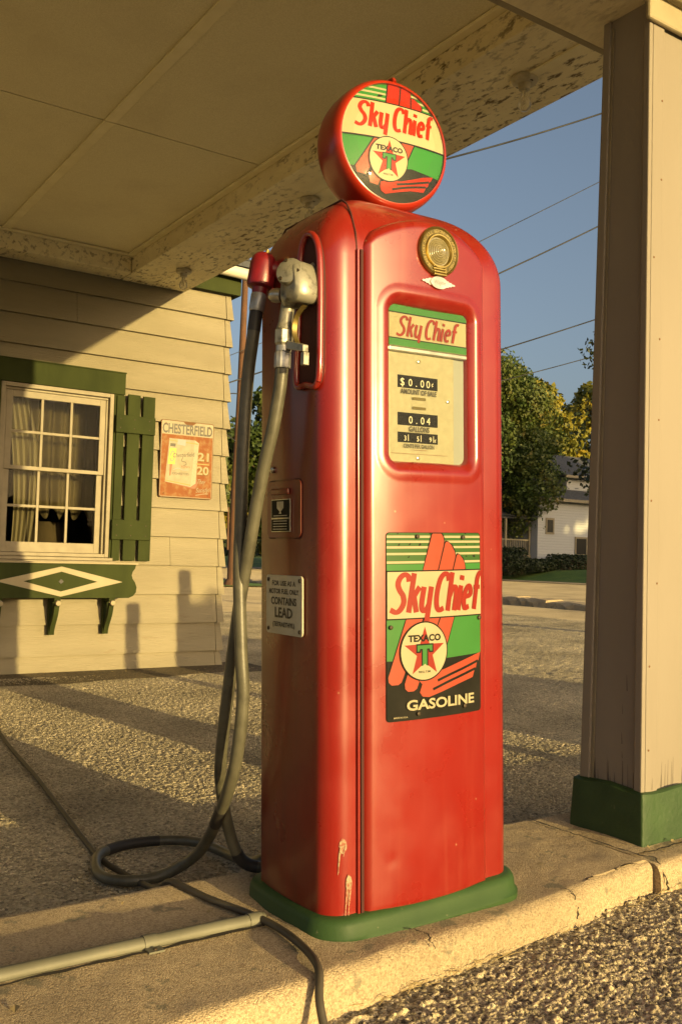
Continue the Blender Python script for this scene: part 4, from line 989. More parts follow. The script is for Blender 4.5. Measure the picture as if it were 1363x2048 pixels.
# sight glass medallion
mx_, mz_, mr_ = .016, 1.727, .066
md = MB(); md.lathe([(mr_, .0), (mr_, .012), (mr_ * .95, .017), (mr_ * .90, .015), (mr_ * .88, .012), (mr_ * .70, .012), (mr_ * .67, .018), (mr_ * .62, .018), (mr_ * .58, .008), (mr_ * .3, .006)], (mx_, FY + .006, mz_), (0, -1, 0), 48)
medal = md.build('sight_glass', M['brass'], pump, smooth=40)
md = MB(); pr_ = []
for i in range(22): pr_.append((mr_ * .57 * (1 - i / 21 * .97), .007 + .012 * math.sin(i / 21 * math.pi / 2) + (.0022 if i % 3 == 0 else 0)))
md.lathe(pr_, (mx_, FY + .006, mz_), (0, -1, 0), 40); md.build('glass_lens', M['lens'], medal, smooth=60)
P = Print(on_front(FY - .0062), step=.0001)
P_ring = [(mx_ + mr_ * .885 * math.cos(a), mz_ + mr_ * .885 * math.sin(a)) for a in [2 * math.pi * i / 48 for i in range(48)]]
for i in range(48):
    a0, a1 = 2 * math.pi * i / 48, 2 * math.pi * (i + 1) / 48
    if abs(((a0 + math.pi / 2 + math.pi) % (2 * math.pi)) - math.pi) < .42: continue
    P.poly([(mx_ + mr_ * r * math.cos(a), mz_ + mr_ * r * math.sin(a)) for r, a in ((.70, a0), (.885, a0), (.885, a1), (.70, a1))], M['brass_dark'], 1)
P.L = 2
st_ = 'GLASS MUST BE-FULL BEFORE-AND AFTER DELIVERY'
for i, ch in enumerate(st_):
    if ch == ' ': continue
    a = math.radians(232) - math.radians(284) * (i / (len(st_) - 1))
    P.text(ch, mx_ + mr_ * .735 * math.cos(a), mz_ + mr_ * .735 * math.sin(a), mr_ * .12, M['brass'], rot=a - math.pi / 2, bold=.02)
P.build('ring_lettering', medal)
md = MB()
for i in range(4): md.box((mx_ - .021, FY - .014 + i * .001, mz_ - mr_ * .98 + i * .0075), (mx_ + .021, FY + .004, mz_ - mr_ * .98 + .005 + i * .0075))
md.build('ribbed_foot', M['brass'], medal, bevel=0.001)
# winged maker's badge
bz, bxc = 1.645, .018
bd_ = MB(); el_ = [(bxc + .029 * math.cos(a), bz + .0165 * math.sin(a)) for a in [2 * math.pi * i / 32 for i in range(32)]]
bd_.prism(el_, lambda a, b: (a, FY - .006, b), lambda a, b: (a, FY + .004, b)); badge = bd_.build('maker_badge', M['chrome'], pump, bevel=0.0015)
for s_ in (-1, 1):
    wv = [(.024, .010), (.034, .0085), (.034, .0065), (.044, .0055), (.044, .0035), (.054, .0025), (.056, 0), (.054, -.002), (.044, -.003), (.044, -.005), (.034, -.0055), (.034, -.008), (.024, -.009)]
    mb = MB(); mb.prism([(bxc + s_ * a, bz + b) for a, b in wv], lambda a, b: (a, FY - .003, b), lambda a, b: (a, FY + .006, b)); mb.build('badge_wing', M['chrome'], badge)
P = Print(on_front(FY - .0061)); P.text('Wayne', bxc, bz - .0045, .011, M['bluegrey'], w=.040, bold=.01, shear=.1); P.build('badge_lettering', badge)

# globe: red body, two lenses, printed face
GZc, GR, GX = 2.063, .181, .0
gy0 = -.075
gl_ = MB(); prof = [(.164, gy0 - .004)] + [(.1645 + .0195 * math.sqrt(max(0, 1 - abs(t) ** 3.2)), gy0 + .054 + .066 * t) for t in [math.sin(math.pi * (i / 24 - .5)) for i in range(25)]] + [(.164, gy0 + .125)]
gl_.lathe([(r, -h) for r, h in reversed(prof)], (GX, 0, GZc), (0, -1, 0), 72); globe = gl_.build('globe', M['red_globe'], pump, smooth=50); globe.rotation_euler = (0, 0, math.radians(-6))
nk = MB(); nk.lathe([(.06, 1.86), (.06, 1.89), (.05, 1.895)], n=32); nk.build('globe_collar', M['red'], globe, smooth=40)
nk = MB(); nk.tube(catmull([(0, gy0 - .010, GZc + .172), (.0, gy0 - .002, GZc + .182), (.0, gy0 + .03, GZc + .187)], 5), .006, 8); nk.build('globe_clip', M['red_globe'], globe, smooth=60)
LR = .1645; LB = .020
def lens3(a, b, l):
    rr = min(1.0, math.hypot(a, b) / LR)
    return (GX + a, gy0 - .004 - LB * (1 - rr * rr) - l, GZc + b)
circ = [(LR * .995 * math.cos(2 * math.pi * i / 64), LR * .995 * math.sin(2 * math.pi * i / 64)) for i in range(64)]
P = CurvedPrint(lens3, step=.00012, clip=circ)
gm = (M['gl_cream'], M['gl_green'], M['sg_salmon'], M['gl_red'], M['gl_black'], M['gl_green'])
Q = lambda pts: [(a * LR, b * LR) for a, b in pts]
P.poly(Q([(-1, -1), (1, -1), (1, 1), (-1, 1)]), M['gl_black'])
P.poly(Q([(-1, .63), (1, .63), (1, 1), (-1, 1)]), M['gl_green'])
for b in (.70, .79, .88): P.poly(Q([(-1, b - .018), (1, b - .018), (1, b + .018), (-1, b + .018)]), M['gl_cream'])
P.poly(Q([(-1, -.5), (-.3, -.5), (.3, -.40), (1, -.46), (1, .01), (-1, .01)]), M['gl_green'])
for (b0, b1, t0, t1, tv) in ((-.18, .055, -.10, .13, 1.0), (.075, .295, .15, .32, .98), (.315, .52, .34, .46, .84)):
    f2 = lambda g_: [(b0 - g_, .62), (t0 - g_, tv), (t1 - .06, tv + g_), (t1 + .02, tv - .05), (b1 + .02 + g_, .74), (b1 + g_, .62)]
    P.poly(Q(f2(.025)), M['gl_black']); P.poly(Q(f2(0)), M['gl_red'])
for (a0, a1, c0, c1, bv) in ((-.41, -.17, -.74, -.52, -.60), (-.15, .09, -.50, -.30, -.74), (.11, .34, -.25, .02, -.72)):
    f2 = lambda g_: [(a0 - g_, .02), (c0 - g_, bv + .1), (c0 + .03, bv - g_), (c1 - .03, bv - .02 - g_), (c1 + g_, bv + .06), (a1 + g_, .02)]
    P.poly(Q(f2(.025)), M['gl_black']); P.poly(Q(f2(0)), M['sg_salmon'])
tl = [(-.28, -.70), (-.1, -.66), (.1, -.64), (.35, -.56), (.55, -.49), (.76, -.44), (.72, -.52), (.69, -.53), (.66, -.62), (.63, -.63), (.58, -.73), (.3, -.76), (.05, -.82), (-.18, -.88), (-.26, -.84), (-.29, -.77)]
P.poly(Q(tl), M['gl_red'])
P.ribbon(Q([(.02, -.70), (.3, -.64), (.68, -.54)]), .035 * LR, M['gl_black']); P.ribbon(Q([(-.06, -.79), (.25, -.71), (.62, -.635)]), .035 * LR, M['gl_black'])
P.poly(Q([(-1, -.012), (1, -.012), (1, .645), (-1, .645)]), M['gl_black']); P.poly(Q([(-1, .012), (1, .012), (1, .622), (-1, .622)]), M['gl_cream'])
sky_chief(P, -.77 * LR, .165 * LR, .42 * LR, 1.50 * LR, M['gl_red'], stroke=.19, gap=.075, shear=.20)
texaco(P, -.16 * LR, -.32 * LR, .37 * LR, gm)
face = P.build('globe_face', globe); face.data.polygons.foreach_set('use_smooth', [True] * len(face.data.polygons))
lz = MB(); pr_ = [(LR * math.sin(math.pi / 2 * i / 16), -(gy0 - .004) + LB * (1 - math.sin(math.pi / 2 * i / 16) ** 2) + .010) for i in range(1, 17)]
lz.lathe(list(pr_), (GX, 0, GZc), (0, -1, 0), 64); lz.build('globe_lens', M['dialglass'], globe, smooth=80)
lz = MB(); lz.lathe([(.163, -.050), (.12, -.060), (.05, -.068), (.003, -.069)], (GX, 0, GZc), (0, -1, 0), 48); lz.build('rear_lens', M['gl_cream'], globe, smooth=80)

# ---- left side of the cabinet: nozzle boot, meter door, warning plate
SXP = -.3165
def side_x(y): return -(HW * (1 + .016 / HW * (1 - min(1, (y / HD) ** 2))))
def on_side(off): return lambda a, b, l: (side_x(a) - off - l, a, b)     # a = y, b = z
boot = catmull([(a - .012, b) for a, b in [(-.158, 1.365), (-.166, 1.50), (-.165, 1.66), (-.150, 1.722), (-.122, 1.742), (-.096, 1.722), (-.084, 1.66), (-.078, 1.5), (-.070, 1.372), (-.112, 1.362)]], 6, True)
bt_ = MB(); bt_.prism([(p.x, p.y) for p in boot], lambda a, b: (side_x(a) - .004, a, b), lambda a, b: (side_x(a) + .01, a, b)); bootp = bt_.build('nozzle_boot', M['groove'], pump)
bt_ = MB(); bt_.tube([(side_x(p.x) - .008, p.x, p.y) for p in boot] + [(side_x(boot[0].x) - .008, boot[0].x, boot[0].y)], .0085, 10); bt_.build('boot_rim', M['red'], bootp, smooth=60)
mdr = [(p[0] - .013, p[1] + 1.052) for p in rrect(.083, .074, .014, n=5, side=4)]
for nm, gr, mt, th in (('door_gap', .003, M['groove'], .0012), ('meter_door', 0, M['red_side'], .0045)):
    q_ = [((a + .013) * (1 + gr / .083) - .013, (b - 1.052) * (1 + gr / .074) + 1.052) for a, b in mdr]
    mb = MB(); mb.prism(q_, lambda a, b: (side_x(a) - th, a, b), lambda a, b: (side_x(a) + .01, a, b)); o = mb.build(nm, mt, pump, bevel=0.0015 if gr == 0 else 0)
mdoor = o
mb = MB(); mb.box((SXP - .0085, -.045, 1.090), (SXP - .002, .045, 1.106)); mb.build('finger_pull', M['red_side'], mdoor, bevel=0.004)
mb = MB(); mb.box((SXP - .0065, -.052, .993), (SXP - .003, .042, 1.078)); pl_ = mb.build('data_plate', M['chrome'], mdoor)
P = Print(lambda a, b, l: (SXP - .0066 - l, -a, b), step=.0002)
P.rect(-.040, 1.030, .050, 1.076, M['sg_black']); P.rect(-.040, .995, .050, 1.026, M['sg_black'])
P.poly([(-.012, 1.072), (.022, 1.072), (.022, 1.055), (.008, 1.046), (.012, 1.040), (-.002, 1.040), (.002, 1.046), (-.012, 1.055)], M['ferrule'])
for z_ in (1.034, 1.020, 1.013, 1.006, .999): P.rect(-.030, z_, .040, z_ + .0022, M['ferrule'])
P.build('plate_print', pl_)
mb = MB(); mb.lathe([(.009, 0), (.009, .006), (.005, .009)], (side_x(.045), .045, 1.158), (-1, 0, 0), 14); mb.build('lock', M['chrome'], pump, smooth=40)
wz0, wz1, wy0, wy1 = .727, .880, -.108, .073
mb = MB(); rr_ = [(p[0] + (wy0 + wy1) / 2, p[1] + (wz0 + wz1) / 2) for p in rrect((wy1 - wy0) / 2, (wz1 - wz0) / 2, .010, n=4, side=8)]
mb.prism(rr_, lambda a, b: (SXP - .0035, a, b), lambda a, b: (SXP + .001, a, b)); wplate = mb.build('lead_warning_plate', M['plate_white'], pump)
P = Print(lambda a, b, l: (SXP - .0036 - l, -a, b), step=.0002); wc = -(wy0 + wy1) / 2
for s_, z_, h_, w_ in (('FOR USE AS A', .853, .0125, .118), ('MOTOR FUEL ONLY', .832, .0125, .150), ('CONTAINS', .804, .0185, .128), ('LEAD', .771, .025, .088), ('(TETRAETHYL)', .747, .0115, .110)):
    P.text(s_, wc, z_, h_, M['ink'], w=w_, bold=.03)
P.build('plate_print', wplate)
for a in (wy0 + .012, wy1 - .012):
    for b in (wz0 + .012, wz1 - .012):
        mb = MB(); mb.lathe([(.0055, 0), (.005, .002), (.002, .003)], (SXP - .0034, a, b), (-1, 0, 0), 12); mb.build('rivet', M['rivet'], wplate)
# bird droppings on the corner
P = Print(lambda a, b, l: (a, -HD - .0026 + (0.0 if a > -.245 else .055 - math.sqrt(max(1e-6, .055 ** 2 - (a + .245) ** 2))) - l, b), step=.0003)
rr = random.Random(9)
for (cx0, cz0, ht, nst) in ((-.262, .225, .075, 5), (-.248, .135, .13, 4)):
    P.poly([(cx0 + .008 * math.cos(a) * (1 + .3 * rr.random()), cz0 + .016 * math.sin(a) * (1 + .3 * rr.random())) for a in [2 * math.pi * i / 14 for i in range(14)]], M['dropping'])
    for i in range(nst):
        x = cx0 + rr.uniform(-.010, .008); l_ = ht * rr.uniform(.3, 1)
        P.ribbon([(x, cz0), (x - .004, cz0 - l_ * .5), (x - .006, cz0 - l_)],   .0028, M['dropping'], taper=(1, .3))
P.build('dropping_streak', cab)

# ================================================================== NOZZLE, SWIVEL, HOSE
nz = empty('fuel_nozzle', (1.19, 2.03, 1.40)); tag(nz, 'grey cast fuel nozzle hung in the side boot of the red pump', 'nozzle')
nmi = Matrix.Translation((1.19, 2.03, 1.40)).inverted()
def npart(mb, name, m, parent=None, **k):
    mb.v = [tuple(nmi @ Vector(p)) for p in mb.v]; return mb.build(name, m, parent or nz, **k)
NXc = 1.195
mb = MB(); rings = []
for (x_, sc, dy, dz) in ((1.168, .72, 0, 0), (1.176, .88, 0, 0), (1.20, .92, 0, 0), (1.232, .88, 0, 0), (1.242, .75, 0, 0)):
    pf = [(2.052, 1.572), (2.045, 1.615), (2.025, 1.648), (1.995, 1.658), (1.965, 1.650), (1.948, 1.625), (1.938, 1.585), (1.942, 1.553), (1.965, 1.540), (2.0, 1.546), (2.02, 1.535), (2.045, 1.545)]
    cy_, cz__ = 1.995, 1.597; cv = catmull([(p[0], p[1], 0) for p in pf], 4, True)
    rings.append([(x_, cy_ + (p.x - cy_) * sc * .86, cz__ + (p.y - cz__) * sc) for p in cv])
mb.loft(rings); nb_ = npart(mb, 'body', M['nozzle'], smooth=45)
mb = MB(); mb.lathe([(.034, -.012), (.036, .0), (.033, .010), (.012, .015), (.003, .0155)], (1.172, 1.992, 1.622), (-.82, -.5, .22), 24); npart(mb, 'valve_cap', M['nozzle'], nb_, smooth=40)
for a in (0.6, 2.7, 4.8):
    mb = MB(); A = Vector((-.82, -.5, .22)).normalized(); U_ = A.orthogonal().normalized(); W_ = A.cross(U_); c_ = Vector((1.172, 1.992, 1.622)) + A * .008 + (U_ * math.cos(a) + W_ * math.sin(a)) * .028
    mb.lathe([(.0055, 0), (.005, .006)], c_, A, 6); npart(mb, 'cap_screw', M['rivet'], nb_)
mb = MB(); mb.lathe([(.017, -.01), (.019, .004), (.017, .016), (.010, .024), (.003, .026)], (1.18, 2.062, 1.580), (-.55, .8, .1), 18); npart(mb, 'gland_nut', M['chrome'], nb_, smooth=45)
mb = MB(); mb.tube(catmull([(1.20, 2.035, 1.57), (1.193, 2.036, 1.54), (1.19, 2.037, 1.51), (1.188, 2.038, 1.488)], 5), [.020, .020, .019, .019, .0185, .018, .018, .018, .018, .018, .018, .0185, .019, .020, .021, .022], 16); npart(mb, 'handle', M['nozzle'], smooth=60)
mb = MB(); mb.lathe([(.020, 0), (.0245, .008), (.0245, .040), (.021, .046)], (1.188, 2.039, 1.446), (0, 0, 1), 6); npart(mb, 'hex_coupling', M['nozzle'], bevel=0.002)
mb = MB(); mb.lathe([(.020, 0), (.020, .014)], (1.188, 2.040, 1.433), (0, 0, 1), 20); npart(mb, 'union', M['ferrule'], smooth=40)
mb = MB(); mb.lathe([(.0205, -.002), (.0215, .004), (.0215, .034), (.019, .040)], (1.187, 2.042, 1.393), (0, 0, 1), 12); npart(mb, 'ferrule', M['ferrule'], smooth=25)
mb = MB(); mb.tube(catmull([(1.218, 1.984, 1.60), (1.236, 1.988, 1.64), (1.262, 1.994, 1.668), (1.295, 2.0, 1.685)], 6), .013, 12); npart(mb, 'spout', M['ferrule'], smooth=60)
mb = MB(); mb.lathe([(.017, 0), (.019, .006), (.017, .024)], (1.226, 1.985, 1.618), (.5, .06, 1), 14); npart(mb, 'spout_collar', M['nozzle'], smooth=40)
mb = MB(); mb.hexa([(1.182, 2.02, 1.436), (1.198, 2.02, 1.436), (1.203, 1.945, 1.418), (1.187, 1.945, 1.418), (1.182, 2.02, 1.458), (1.198, 2.02, 1.458), (1.203, 1.945, 1.436), (1.187, 1.945, 1.436)]); mb.box((1.187, 1.940, 1.385), (1.203, 1.956, 1.4178)); npart(mb, 'lever_guard', M['nozzle'], bevel=0.002)
mb = MB(); lv = catmull([(1.20, 1.965, 1.538), (1.196, 1.993, 1.515), (1.194, 2.0, 1.48), (1.197, 1.985, 1.445), (1.20, 1.955, 1.425)], 6)
mb.loft([[(p.x - .007, p.y - .0015, p.z), (p.x + .007, p.y - .0015, p.z), (p.x + .007, p.y + .0025, p.z), (p.x - .007, p.y + .0025, p.z)] for p in lv]); npart(mb, 'lever', M['brass'], smooth=60)

sw = empty('hose_swivel', (1.2, 2.17, 1.66)); tag(sw, 'dark red hose swivel elbow on the rear of the pump side', 'hose fitting')
mb = MB(); mb.lathe([(.004, .062), (.022, .060), (.031, .050), (.0345, .034), (.0365, -.020), (.034, -.030), (.021, -.034), (.019, -.050)], (-.005, .01, .0), (.12, 0, 1), 24); swb = mb.build('swivel_bell', M['red_swivel'], sw, smooth=45)
mb = MB(); mb.tube([(-.005, .008, .020), (.045, .0, .018)], .028, 18); mb.build('swivel_arm', M['red_swivel'], swb, smooth=60)
mb = MB(); mb.lathe([(.006, 0), (.005, .01)], (.0, -.008, .058), (.1, -.3, 1), 8); mb.build('grease_cap', M['brass'], swb)
mb = MB(); mb.lathe([(.0185, .0), (.0205, -.004), (.0205, -.046), (.0185, -.05)], (-.011, .01, -.048), (.12, 0, 1), 16); mb.build('ferrule', M['ferrule'], sw, smooth=40)

hA = [(1.183, 2.18, 1.565), (1.178, 2.184, 1.50), (1.176, 2.204, 1.384), (1.172, 2.21, 1.2), (1.17, 2.205, .998), (1.168, 2.20, .866), (1.175, 2.19, .67), (1.185, 2.19, .55), (1.19, 2.22, .40), (1.205, 2.29, .29), (1.235, 2.40, .19), (1.275, 2.54, .085),
      (1.305, 2.70, -.02), (1.24, 2.775, -.085), (1.145, 2.80, -0.094), (1.09, 2.875, -0.098), (1.10, 2.985, -0.098), (1.165, 3.115, -0.098), (1.285, 3.165, -0.098), (1.42, 3.14, -0.098), (1.50, 3.05, -0.096), (1.52, 2.86, -.09), (1.45, 2.60, -.03), (1.41, 2.46, .022), (1.46, 2.425, .022)]
hB = [(1.187, 2.043, 1.395), (1.186, 2.052, 1.33), (1.182, 2.072, 1.24), (1.178, 2.095, 1.17), (1.176, 2.13, 1.06), (1.176, 2.168, .93), (1.178, 2.21, .80), (1.185, 2.26, .625), (1.19, 2.30, .46), (1.205, 2.343, .345), (1.235, 2.392, .265), (1.275, 2.425, .155), (1.31, 2.43, .068), (1.345, 2.425, .03), (1.40, 2.402, .020), (1.50, 2.395, .02)]
pa = catmull(hA, 8); pbk = catmull(hB, 8)
hose = MB(); hose.tube(pa, .0170, 14)
ho = hose.build('fuel_hose', M['hose'], smooth=180); tag(ho, 'thick weathered black fuel hose looping on the ground from the pump to its nozzle', 'hose')
hose = MB(); hose.tube(pbk, .0168, 14); hose.build('hose_nozzle_run', M['hose'], ho, smooth=180)
def sleeve(path, i0, i1, nm, r=.0177):
    mb = MB(); mb.tube(path[i0:i1 + 1], r, 14); mb.build(nm, M['hose_dark'], ho, smooth=60)
sleeve(pa, 0, 7, 'hose_sleeve'); sleeve(pa, 78, 83, 'hose_sleeve'); sleeve(pa, 138, 150, 'hose_sleeve'); sleeve(pbk, 96, 108, 'hose_sleeve')

cabp = [(1.75, 7.4, GZ + .017), (1.60, 6.3, GZ + .017), (1.42, 5.40, GZ + .017), (1.303, 4.319, GZ + .017), (1.2, 3.49, GZ + .017), (1.16, 3.114, GZ + .017), (1.175, 2.90, GZ + .017), (1.15, 2.62, -.065), (1.125, 2.46, .006), (1.152, 2.274, .012), (1.193, 2.131, .012), (1.21, 2.01, .012), (1.201, 1.88, .012), (1.17, 1.775, .012), (1.135, 1.715, -.025), (1.12, 1.66, -.075), (1.08, 1.56, -.083), (1.0, 1.40, -.09), (.85, 1.1, -.10)]
mb = MB(); mb.tube(catmull(cabp, 8), .0095, 10); co_ = mb.build('rubber_cable', M['cable'], smooth=180); tag(co_, 'thin dark rubber hose trailing across the asphalt and over the pump island', 'hose')

# conduit on the island
cd = MB(); cd.tube(catmull([(-2.3, 2.105, .005), (-.5, 2.10, .007), (.3, 2.10, .007), (.9, 2.10, .008), (1.10, 2.10, .008), (1.215, 2.10, .006)], 6), .0175, 16)
cdo = cd.build('conduit_pipe', M['pipe'], smooth=180); tag(cdo, 'galvanised conduit pipe lying along the concrete island to the pump base', 'pipe')
mb = MB(); mb.tube([(.893, 2.10, .0085), (.925, 2.10, .0085)], .0198, 16); mb.box((.890, 2.052, .002), (.928, 2.079, .0065)); mb.build('pipe_strap', M['pipe'], cdo, smooth=40)
mb = MB(); mb.lathe([(.005, 0), (.004, .004)], (.909, 2.062, .0065), (0, 0, 1), 8); mb.build('strap_screw', M['rivet'], cdo)
mb = MB(); mb.tube([(1.17, 2.10, .0075), (1.205, 2.10, .0075)], .0196, 16); mb.build('pipe_coupling', M['pipe'], cdo, smooth=40)

# ================================================================== TIN SIGN ON THE WALL
TX0, TX1, TZ0, TZ1 = 3.405, 3.935, 1.425, 2.135; TY = 8.012
tn = MB(); tn.prism([(p[0] + (TX0 + TX1) / 2, p[1] + (TZ0 + TZ1) / 2) for p in rrect((TX1 - TX0) / 2, (TZ1 - TZ0) / 2, .018, n=4, side=3)], lambda a, b: (a - 3.67, -.002, b - 1.78), lambda a, b: (a - 3.67, .002, b - 1.78))
tin = tn.build('tin_advertising_sign', M['rust']); tin.location = (3.67, TY, 1.78); tag(tin, 'rusty orange tin sign showing a cigarette pack on the cream siding', 'sign')
tclip = [(p[0], p[1]) for p in rrect((TX1 - TX0) / 2 - .006, (TZ1 - TZ0) / 2 - .006, .014, n=4, side=1)]
P = Print(lambda a, b, l: (a, -.002 - l, b), step=.00015, clip=tclip); tw_, th_ = TX1 - TX0, TZ1 - TZ0
A_ = lambda pts: [((a - .5) * tw_, (.5 - b) * th_) for a, b in pts]
P.poly(A_([(0, 0), (1, 0), (1, 1), (0, 1)]), M['tin_cream']); P.poly(A_([(.02, .185), (.98, .185), (.98, .985), (.02, .985)]), M['orange'])
P.poly(A_([(.40, -.01), (.44, .03), (.50, .055), (.58, .05), (.64, .02), (.68, -.01)]), M['rust'])
P.text('CHESTERFIELD', 0, (.5 - .165) * th_, .086, M['ink'], w=tw_ * .94, bold=.03)
P.poly(A_([(.14, .80), (.60, .87), (.68, .87), (.72, .80), (.66, .60), (.20, .60)]), M['shade_print'])
P.poly(A_([(.16, .235), (.64, .235), (.72, .27), (.68, .80), (.58, .85), (.10, .80)]), M['tin_cream'])
P.poly(A_([(.64, .235), (.72, .27), (.68, .80), (.58, .85), (.61, .60)]), M['dial'])
P.poly(A_([(.16, .255), (.70, .275), (.70, .29), (.16, .268)]), M['gold']); P.poly(A_([(.105, .775), (.585, .82), (.585, .835), (.105, .79)]), M['gold'])
P.poly(A_([(.32, .24), (.47, .245), (.465, .32), (.31, .31)]), M['bluegrey'])
P.poly(A_([(.17, .36), (.30, .36), (.275, .57), (.14, .57)]), M['olive']); P.ribbon(A_([(.185, .465), (.22, .405), (.26, .42), (.255, .50), (.21, .53), (.18, .49)]), .010, M['tin_cream'])
P.poly(A_([(.18, .57), (.23, .57), (.20, .72), (.18, .72)]), M['shade_print']); P.poly(A_([(.18, .30), (.28, .30), (.275, .34), (.18, .34)]), M['ink'])
P.text('Chesterfield', -.035, (.5 - .465) * th_, .040, M['ink'], w=.215, shear=.15, rot=.12); P.ribbon(A_([(.42, .47), (.40, .52), (.47, .53), (.49, .56), (.44, .575)]), .005, M['ink'])
P.text('KING', -.01, (.5 - .605) * th_, .020, M['shade_print'], w=.085); P.text('CIGARETTES', -.06, (.5 - .70) * th_, .020, M['ink'], w=.165)
P.ribbon(A_([(.25, .64), (.34, .615), (.42, .635), (.53, .63)]), .006, M['bluegrey'])
P.text('21', .168, (.5 - .50) * th_, .074, M['rust'], w=.122, bold=.07); P.text('21', .163, (.5 - .497) * th_, .074, M['gold'], w=.118, bold=.04); P.text('21', .163, (.5 - .497) * th_, .074, M['tin_cream'], w=.112, bold=-.005)
P.poly(A_([(.68, .535), (.93, .535), (.93, .55), (.68, .55)]), M['gold'])
P.text('20', .168, (.5 - .68) * th_, .074, M['rust'], w=.128, bold=.07); P.text('20', .163, (.5 - .677) * th_, .074, M['gold'], w=.124, bold=.04); P.text('20', .163, (.5 - .677) * th_, .074, M['tin_cream'], w=.118, bold=-.005)
P.text('They', .145, (.5 - .80) * th_, .042, M['tin_cream'], w=.085, shear=.3); P.text('Satisfy!', .165, (.5 - .91) * th_, .042, M['tin_cream'], w=.135, shear=.3, rot=.08)
P.ribbon(A_([(.68, .955), (.80, .935), (.92, .925)]), .005, M['tin_cream'])
P.build('sign_print', tin)
for a in (-.22, .22):
    for b in (-.32, .32):
        mb = MB(); mb.lathe([(.007, 0), (.006, .003)], (a, -.0045, b), (0, -1, 0), 8); mb.build('nail', M['rust'], tin)

# ================================================================== THINGS BEHIND THE CAMERA THAT THROW THE LONG SHADOWS
def post(x, y, h, wd, label):
    mb = MB(); mb.box((-wd / 2, -wd / 2, -.2), (wd / 2, wd / 2, h - .02)); mb.hexa([(-wd / 2, -wd / 2, h - .019), (wd / 2, -wd / 2, h - .019), (wd / 2, wd / 2, h - .019), (-wd / 2, wd / 2, h - .019), (-wd / 2 + .01, -wd / 2 + .01, h), (wd / 2 - .01, -wd / 2 + .01, h), (wd / 2 - .01, wd / 2 - .01, h), (-wd / 2 + .01, wd / 2 - .01, h)])
    o = mb.build('wooden_post', M['pillar'], bevel=0.004); o.location = (x, y, GZ); tag(o, label, 'post', 'posts at the forecourt edge')
post(3.92, 3.0, 1.12, .115, 'shorter square wooden post at the forecourt edge'); post(4.41, 3.0, 1.42, .115, 'taller square wooden post at the forecourt edge')
bb = empty('shadow_board', (7.4, -10.0, GZ)); tag(bb, 'unseen wide board on two legs added to cast the ground shadow band', 'sign')  # unseen board, put in to throw the broad shadow band on the ground
mb = MB(); mb.box((-1.15, -.03, .0), (1.15, .03, 2.5)); mb.build('panel', M['trimw'], bb)
for s_ in (-.9, .9): mb = MB(); mb.box((s_ - .05, .031, -.1), (s_ + .05, .12, 2.6)); mb.build('leg', M['greenwood'], bb)

# ================================================================== STREET AND FAR SIDE
# broken kerb of the street
rk = random.Random(21)
kb = empty('street_kerb', (16.7, 16.0, GZ)); tag(kb, kind='structure')
y = -14.0
while y < 46:
    ln = rk.uniform(.9, 2.2); h = .17 + rk.uniform(-.05, .03)
    mb = MB(); n = 8; rings = []
    for i in range(n + 1):
        yy = ln * i / n - .02; j = [rk.uniform(-.035, .035) for _ in range(6)]
        rings.append([(-.2 + j[0], yy, -.15), (-.19 + j[1], yy, h * .6 + j[1]), (-.13 + j[2], yy, h + j[2] * .7), (.35 + j[3], yy, h + .01 + j[3] * .5), (.45, yy, h - .03), (.45, yy, -.15)])
    mb.loft(rings); o = mb.build('kerb_stone', M['concrete'], kb); o.location = (0, y - 16.0, 0); y += ln
mb = MB(); mb.add([(17.1, -14, GZ + .12), (24, -14, GZ + .05), (24, 46, GZ + .05), (17.1, 46, GZ + .12)], [(0, 1, 2, 3)])
tag(mb.build('pavement', M['road']), kind='structure')
mb = MB(); mb.add([(36.5, -30, GZ + .02), (37.8, -30, GZ + .05), (37.8, 140, GZ + .05), (36.5, 140, GZ + .02)], [(0, 1, 2, 3)])
tag(mb.build('far_pavement', M['concrete']), kind='structure')
# lawn rising to the white house
lx = [37.8, 38.6, 39.6, 41.0, 44, 70, 160]; lz_ = [-.12, -.02, .22, .50, .58, .65, .8]
mb = MB(); ly = [-30, 0, 20, 30, 40, 50, 60, 80, 140]
mb.add([(x, yy, z + .03 * math.sin(yy * .7 + x)) for yy in ly for x, z in zip(lx, lz_)], [(r * 7 + i, r * 7 + i + 1, (r + 1) * 7 + i + 1, (r + 1) * 7 + i) for r in range(8) for i in range(6)])
tag(mb.build('lawn', M['grass'], smooth=180), kind='structure')
mb = MB(); mb.add([(11.5, 27.0, GZ + .03), (19.5, 27.6, GZ + .03), (22, 34.0, GZ + .05), (14, 34.5, GZ + .05)], [(0, 1, 2, 3)])
tag(mb.build('grass_verge', M['grass']), kind='structure')

def leaf_cloud(centres, radii, count, size, rng, flat=1.25, shell=0.5):
    """leaf-sized faces gathered in clumps through the crown's volume"""
    V_ = []; w = np.array([r[0] * r[1] * r[2] for r in radii]) ** .66; w = w / w.sum()
    for (c, r, k) in zip(centres, radii, (w * count).astype(int)):
        d_ = rng.normal(size=(k, 3)); d_ /= np.linalg.norm(d_, axis=1)[:, None]
        rad = shell + (1 - shell) * rng.random((k, 1)) ** .6
        p = np.array(c) + d_ * rad * np.array(r)
        n_ = d_ + rng.normal(size=(k, 3)) * .7; n_ /= np.linalg.norm(n_, axis=1)[:, None]
        t = np.cross(n_, rng.normal(size=(k, 3))); t /= np.linalg.norm(t, axis=1)[:, None]; b = np.cross(n_, t)
        s_ = size * (.6 + .8 * rng.random((k, 1)))
        V_.append(np.stack([p - t * s_, p - b * s_ * flat * .5, p + t * s_, p + b * s_ * flat * .5], 1))
    return np.concatenate(V_).reshape(-1, 3)

